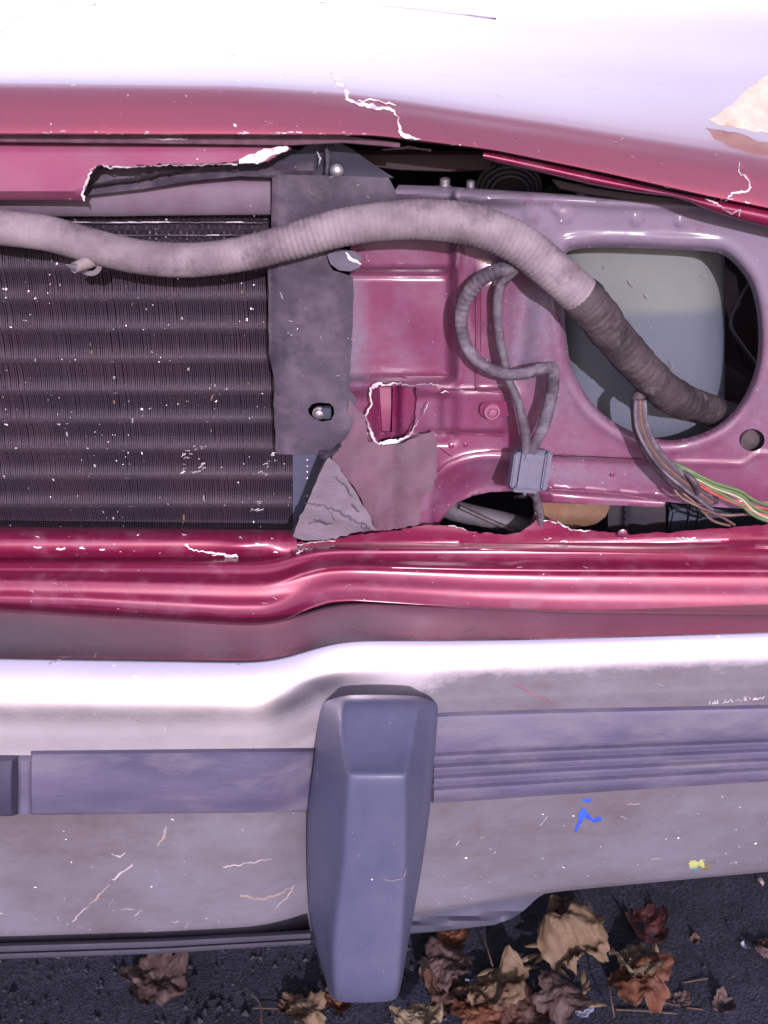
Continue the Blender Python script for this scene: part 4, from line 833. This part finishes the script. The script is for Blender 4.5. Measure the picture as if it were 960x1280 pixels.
def plug_body():
    bm = bmesh.new()
    def pr(c, sx, sy, sz, bev):
        b2 = box((-sx/2, -sy/2, -sz/2), (sx/2, sy/2, sz/2), bev); me = bpy.data.meshes.new('t'); b2.to_mesh(me); b2.free(); me.transform(Matrix.Translation(c)); bm.from_mesh(me); bpy.data.meshes.remove(me)
    pr((0, 0, 0), .029, .016, .036, .003); pr((.012, -.006, .001), .006, .012, .034, .0015); pr((-.015, -.001, -.001), .005, .012, .031, .0012)
    pr((0, -.007, .013), .020, .006, .008, .0015); pr((-.003, 0, -.0185), .022, .013, .004, .001)
    return bmme(bm, 'plug_body', m_plug)
pb = link('plug_body', plug_body(), plug); c = P(662, 586, -.004); pb.location = c; pb.rotation_euler = (math.radians(-14), math.radians(9), math.radians(8))
link('plug_lead', pxtube([(668, 606, -.004), (670, 622, .004), (675, 640, .012), (676, 655, .02)], [6, 5, 5, 4], 24, name='plug_lead', m=m_cable), plug)
link('plug_pin', pxtube([(655, 606, -.006), (656, 618, -.004)], [2, 2], 6, name='plug_pin', m=m_metal), plug)

wires = link('wire_bundle', None, label='split black wire bundle with bare green and red wires at the right edge', cat='wires')
link('loom', pxtube([(806, 484, .012), (796, 502, .004), (797, 522, 0), (803, 545, 0), (815, 565, .002), (830, 585, .004), (848, 600, .006), (868, 612, .008), (885, 622, .010), (896, 626, .012)], [6, 8, 8, 9, 11, 11, 12, 12, 10, 4], 90, sides=16, name='loom', m=m_wblk, wob=.12), wires)
for k in range(5):
    o = (k-2)*3.4
    link('loom_strand', pxtube([(800+o*.8, 500, -.004), (802+o, 530, -.0065), (812+o, 555, -.007), (830+o*.7, 580-o*.6, -.006), (858+o*.3, 604-o, -.004), (890, 628-o*1.3, .0)], 2.6, 60, sides=8, name='loom_strand', m=[m_cable, m_wblk, m_copper, m_wblk, m_cable][k]), wires)
for k, (y1, y2, y3, mm) in enumerate([(590, 604, 642, m_green), (593, 609, 652, m_green), (597, 611, 637, m_red), (588, 600, 632, m_green), (600, 614, 645, m_red), (594, 606, 648, M('pale_wire', (.6, .55, .4), rough=.4))]):
    sag = (k*7 % 5-2)*2.2
    link('wire', pxtube([(838+k, y1-10, .002), (862, y1, -.004), (892, y2+3, -.006), (925, (y2+y3)/2+sag, -.005), (962, y3, .0), (1100, y3+30, .03)], 2.1 if mm is not m_red else 1.8, 60, sides=8, name='wire', m=mm), wires)
for k, pts in enumerate([[(840, 608, .004), (852, 622, .0), (875, 634, -.002), (900, 645, .004), (918, 656, .02)], [(848, 612, .004), (870, 630, .0), (890, 650, .008), (912, 657, .02)], [(880, 640, .01), (910, 644, .006), (940, 643, .01), (980, 648, .02)]]):
    link('wire', pxtube(pts, 1.7, 40, sides=8, name='wire', m=m_copper), wires)
link('loom_strap', pxtube([(855, 590, -.004), (866, 600, -.010), (872, 612, -.006), (868, 622, .004)], [3, 4, 4, 3], 20, name='loom_strap', m=m_wblk), wires)

# ---------------------------------------------------------------- leaves, seeds, twigs on the asphalt
def leafmat(name, a, b, vein): 
    return M(name, a, b, ns=45, k=.22, rough=.7, bump=.5, bs=130, dust=vein, dlo=.55, dhi=.8, ds=110)
LM = {'tan': leafmat('leaf_tan', (.30, .185, .12), (.2, .115, .075), (.4, .28, .2)), 'brown': leafmat('leaf_brown', (.16, .07, .05), (.10, .04, .035), (.25, .14, .1)), 'red': leafmat('leaf_red', (.17, .025, .03), (.09, .025, .035), (.22, .07, .06)),
      'orange': leafmat('leaf_orange', (.24, .075, .035), (.14, .04, .025), (.26, .13, .07)), 'mauve': leafmat('leaf_mauve', (.15, .085, .085), (.10, .05, .055), (.24, .15, .14)), 'pale': leafmat('leaf_pale', (.40, .29, .2), (.28, .19, .13), (.5, .38, .28))}
def leaf_mesh(size, mat, seed, lobes=5, curl=.35, fold=0., crump=.18, aspect=1., dome=0.):
    r = random.Random(seed); na, nr = 84, 16; G = []
    ph = [r.uniform(0, 6) for _ in range(6)]
    for i in range(nr+1):
        row = []
        for j in range(na):
            t = 2*math.pi*j/na; d = abs((t+math.pi) % (2*math.pi)-math.pi)/math.pi
            L = abs(math.cos(t*lobes/2+ph[5]*0)); R = (.66+.36*L**.8)*(1-.2*d) + .05*math.sin(7*t+ph[0])+.04*math.sin(13*t+ph[1])+.035*math.sin(29*t+ph[2])*(i/nr)
            q = i/nr*R; x = q*math.cos(t); y = q*math.sin(t)*aspect
            nz = noise.fractal(Vector((x*2.3+seed*3.1, y*2.3, seed*.7)), 1, 2, 4)
            z = crump*.75*nz + curl*(q**2)*(.4+.9*noise.noise(Vector((math.cos(t)*1.3+seed, math.sin(t)*1.3, 4)))) + fold*abs(y) + dome*(1-q*q)
            z += .02*math.cos(t*lobes)*q
            z += .05*abs(noise.noise(Vector((x*7+seed, y*7, 1.3))))+.02*noise.noise(Vector((x*17, y*17+seed, 2.3)))
            rho = .42+.5*ph[3]/6; sg = 1 if ph[4] > 2.4 else -1
            x2 = rho*math.sin(x/rho); z += sg*rho*(1-math.cos(x/rho))*.8
            row.append((x2*size, y*size, z*size))
        G.append(row)
    G = np.array(G); G[..., 2] -= G[..., 2].min()
    me = grid_mesh(G, 'leaf', mat, 180, True, True)
    b = bmesh.new(); b.from_mesh(me); bmesh.ops.remove_doubles(b, verts=b.verts, dist=1e-6); bmesh.ops.recalc_face_normals(b, faces=b.faces); b.to_mesh(me); b.free()
    return me
leaves = [  # px, py, size px, rot, mat, seed, lobes, curl, fold, crump, aspect, dome, lift, tilt, label
 (195, 1228, 46, .5, 'mauve', 3, 5, .2, 0, .2, .75, 0, 0, 0, 'lone crumpled brown leaf on the asphalt below the left bumper'),
 (722, 1186, 62, 1.9, 'tan', 108, 3, -.35, .25, .5, .62, .35, .008, .35, 'largest tan curled leaf, tallest in the pile'),
 (796, 1207, 38, .3, 'pale', 17, 5, -.3, .05, .4, .8, .2, .02, .4, 'pale crumpled leaf lying over the orange brown one'),
 (798, 1243, 42, 2.2, 'orange', 21, 4, .3, .2, .25, .9, .1, .0, 0, 'glossy orange brown leaf under the pale one at the pile right side'),
 (806, 1158, 36, .2, 'red', 25, 5, .15, 0, .15, .7, 0, 0, 0, 'dark red leaf behind the pile in shadow'),
 (556, 1212, 36, .9, 'mauve', 31, 5, .2, 0, .25, .8, .1, .006, 0, 'purple brown leaf right of the guard foot'),
 (565, 1172, 28, 0., 'orange', 33, 4, .1, 0, .15, .7, 0, 0, 0, 'small orange leaf in shade under the air dam'),
 (622, 1240, 44, .7, 'tan', 37, 4, -.3, .35, .3, .65, .1, .015, .3, 'folded tan leaf in the middle of the pile'),
 (566, 1246, 34, 2.9, 'brown', 41, 5, .3, 0, .25, .8, 0, 0, 0, 'russet leaf between guard foot and folded tan leaf'),
 (384, 1270, 26, 2.4, 'tan', 51, 4, .3, .1, .3, .8, 0, .01, 0, 'small tan leaf piece at the bottom edge left of the guard'),
 (362, 1258, 18, .4, 'brown', 53, 4, .3, .1, .3, .8, 0, .0, 0, 'tiny brown leaf scrap leftmost of the pile'),
 (424, 1252, 24, 3.4, 'orange', 54, 4, .3, .1, .3, .8, 0, .0, 0, 'small orange scrap against the guard foot'),
 (520, 1280, 36, .1, 'pale', 57, 4, -.2, .1, .25, .6, .15, .02, .2, 'pale curved leaf at the bottom edge right of the guard'),
 (700, 1262, 38, .8, 'mauve', 61, 5, .15, 0, .2, .8, .05, .004, 0, 'broad flat mauve leaf at the bottom of the pile'),
 (660, 1275, 40, 2.6, 'brown', 67, 5, .25, 0, .2, .8, 0, 0, 0, 'dark brown leaf at the bottom edge below the folded leaf'),
 (600, 1278, 36, 1.6, 'orange', 69, 5, .25, 0, .2, .8, 0, 0, 0, 'rusty orange leaf at the bottom edge'),
 (850, 1252, 14, .6, 'mauve', 73, 4, .3, 0, .3, .7, 0, 0, 0, 'small leaf scrap on open asphalt right of the pile'),
 (905, 1258, 17, 1.6, 'mauve', 75, 4, .3, 0, .3, .7, 0, 0, 0, 'mauve leaf scrap near the lower right corner'),
 (962, 1190, 20, 1.6, 'mauve', 77, 4, .3, 0, .3, 1, 0, 0, 0, 'brown leaf cut by the right picture edge'),
 (870, 1175, 9, 1.6, 'brown', 79, 4, .3, 0, .3, .7, 0, 0, 0, 'tiny brown scrap right of the red leaf'),
]
for px, py, sz, rot, mk, seed, lo, cu, fo, cr, asp, dm, lift, tilt, lab in leaves:
    c = PZ(px, py, .004+lift); me = leaf_mesh(sz*.00122, LM[mk], seed, lo, cu, fo, cr, asp, dm)
    o = link('leaf', me, label=lab, cat='leaf', group='fallen leaves on the asphalt', loc=c-np.array([0, 0, .003])); o.rotation_euler = (-tilt, 0, rot)
m_stem = M('stem_brown', (.2, .12, .09), (.12, .07, .05), ns=100, rough=.7)
def ground_stick(pts, r, name, lab, cat, mat=m_stem, grp=None):
    pts = np.array(pts, float); q = spl(pts, 24); w = PZ(q[:, 0], q[:, 1], q[:, 2]); me = tube(w, r, 8, name, mat); o = w.mean(0); me.transform(Matrix.Translation(-Vector(o)))
    return link(name, me, label=lab, cat=cat, group=grp, loc=o)
ground_stick([(605, 1158, .02), (606, 1175, .03), (611, 1192, .03), (616, 1208, .02)], .0007, 'twig', 'thin curved stem rising left of the folded tan leaf', 'twig')
ground_stick([(726, 1112, .03), (734, 1126, .035), (742, 1142, .03), (748, 1160, .02)], .0007, 'twig', 'thin stem hanging above the largest tan leaf', 'twig')
ground_stick([(764, 1216, .03), (762, 1235, .035), (766, 1260, .03), (768, 1272, .015)], .0008, 'twig', 'upright pale stem in front of the orange brown leaf', 'twig')
ground_stick([(770, 1262, .006), (810, 1264, .006), (846, 1267, .006)], .0009, 'twig', 'long straight twig lying below the orange brown leaf', 'twig')
ground_stick([(314, 1243, .004), (325, 1255, .005), (327, 1280, .004)], .0009, 'twig', 'bent twig left of the pile', 'twig')
ground_stick([(316, 1260, .004), (350, 1261, .005)], .0006, 'twig', 'short straight needle crossing the bent twig', 'twig')
ground_stick([(855, 1228, .004), (885, 1223, .006)], .0008, 'twig', 'short twig on open asphalt right of the pale leaf', 'twig')
ground_stick([(820, 1250, .004), (850, 1258, .004), (878, 1262, .004)], .0008, 'twig', 'reddish twig running right from the orange brown leaf', 'twig')
# winged seeds: slim tapered keys
seedm = M('seed_husk', (.28, .18, .11), (.2, .12, .08), ns=60, rough=.6, bump=.3)
sd = bpy.data.meshes.new('seed')
n = 14; th = np.linspace(0, 2*math.pi, 10, endpoint=False)
G = np.array([[((t-.5)*.032, math.cos(a)*.0034*math.sin(math.pi*min(max(t, .02), .985)**.8), math.sin(a)*.0017*math.sin(math.pi*min(max(t, .02), .985)**.8)+.003*math.sin(t*3)) for a in th] for t in np.linspace(0, 1, n)])
sd = grid_mesh(G, 'seed', seedm, 180, True, True, True)
def pt_s(x, y): return PZ(x, y, .016)
seeds = [(672, 1184, .1), (662, 1198, .35), (690, 1205, -1.0), (700, 1215, -.9), (706, 1203, -1.2), (640, 1232, -.6), (660, 1212, .3), (728, 1222, 1.4), (732, 1236, 1.1), (726, 1245, .5), (648, 1222, -.9), (610, 1216, .5), (745, 1258, .2), (680, 1195, 0.6), (694, 1232, 1.6), (716, 1248, -.4)]
where = ['uppermost left of the largest tan leaf', 'second from top left of the largest tan leaf', 'steeply tilted at the left side of the tan leaf', 'lower tilted one left of the tan leaf', 'half under the left lobe of the tan leaf', 'above the folded leaf', 'lying level between folded leaf and tan leaf', 'standing under the tan leaf lobe', 'below the tan leaf fork', 'at the foot of the tan leaf', 'leaning on the folded leaf', 'left of the folded leaf', 'right of the broad mauve leaf', 'crossing beside the upper left keys', 'above the broad mauve leaf', 'on the broad mauve leaf']
for (x, y, a), wv in zip(seeds, where):
    o = link('seed', sd, label='slim brown winged seed '+wv, cat='seed', group='winged seeds among the leaves', loc=pt_s(x, y)); o.rotation_euler = (random.uniform(-.3, .3), random.uniform(-.3, .3), a)
# small litter
def chip(px, py, s, rot, mat, lab, name='litter_scrap', cat='litter'):
    me = leaf_mesh(s*.001, mat, int(px), 3, .1, 0, .15, .4); o = link(name, me, label=lab, cat=cat, loc=PZ(px, py, .004)); o.rotation_euler = (0, 0, rot); return o
m_lit = M('pale_litter', (.6, .6, .85), (.45, .45, .7), ns=100, rough=.4); m_lit2 = M('pink_litter', (.5, .38, .42), rough=.7)
chip(931, 1183, 9, -1, m_lit, 'pale blue scrap of plastic on the asphalt at right')
chip(949, 1104, 10, -1, m_lit2, 'pinkish scrap by the right end of the bumper')
chip(729, 1268, 16, .3, m_lit, 'bluish grey wet scrap below the pile')
chip(584, 1227, 5, 0, m_lit, 'tiny glistening bead left of the folded leaf', 'droplet', 'droplet')
# leaf resting on the hood, far right
def hood_leaf():
    poly = jag([(884, 152), (900, 142), (915, 130), (935, 112), (950, 98), (985, 84), (1030, 96), (1050, 130), (1020, 158), (985, 166), (960, 167), (930, 162), (905, 158)], 1, 8, 3, True)
    h = onto(ht, 0, .1)(np.array([930.]), np.array([166.]))[0]
    return sheet([tuple(p) for p in poly], Yf=lambda x, y: h[1]-.002+(167-y)*.0004+.004*np.sin(x/11.)*np.cos(y/9.), step=5, th=.0006, name='leaf', m=M('overexposed_leaf', (.5, .38, .33), (.38, .27, .24), ns=60, k=.55, rough=.8, bump=.4), ang=60)  # leaf colour lifted to look blown out by glare
link('leaf', hood_leaf(), label='glare-washed dry leaf lying on the hood at the right edge', cat='leaf')
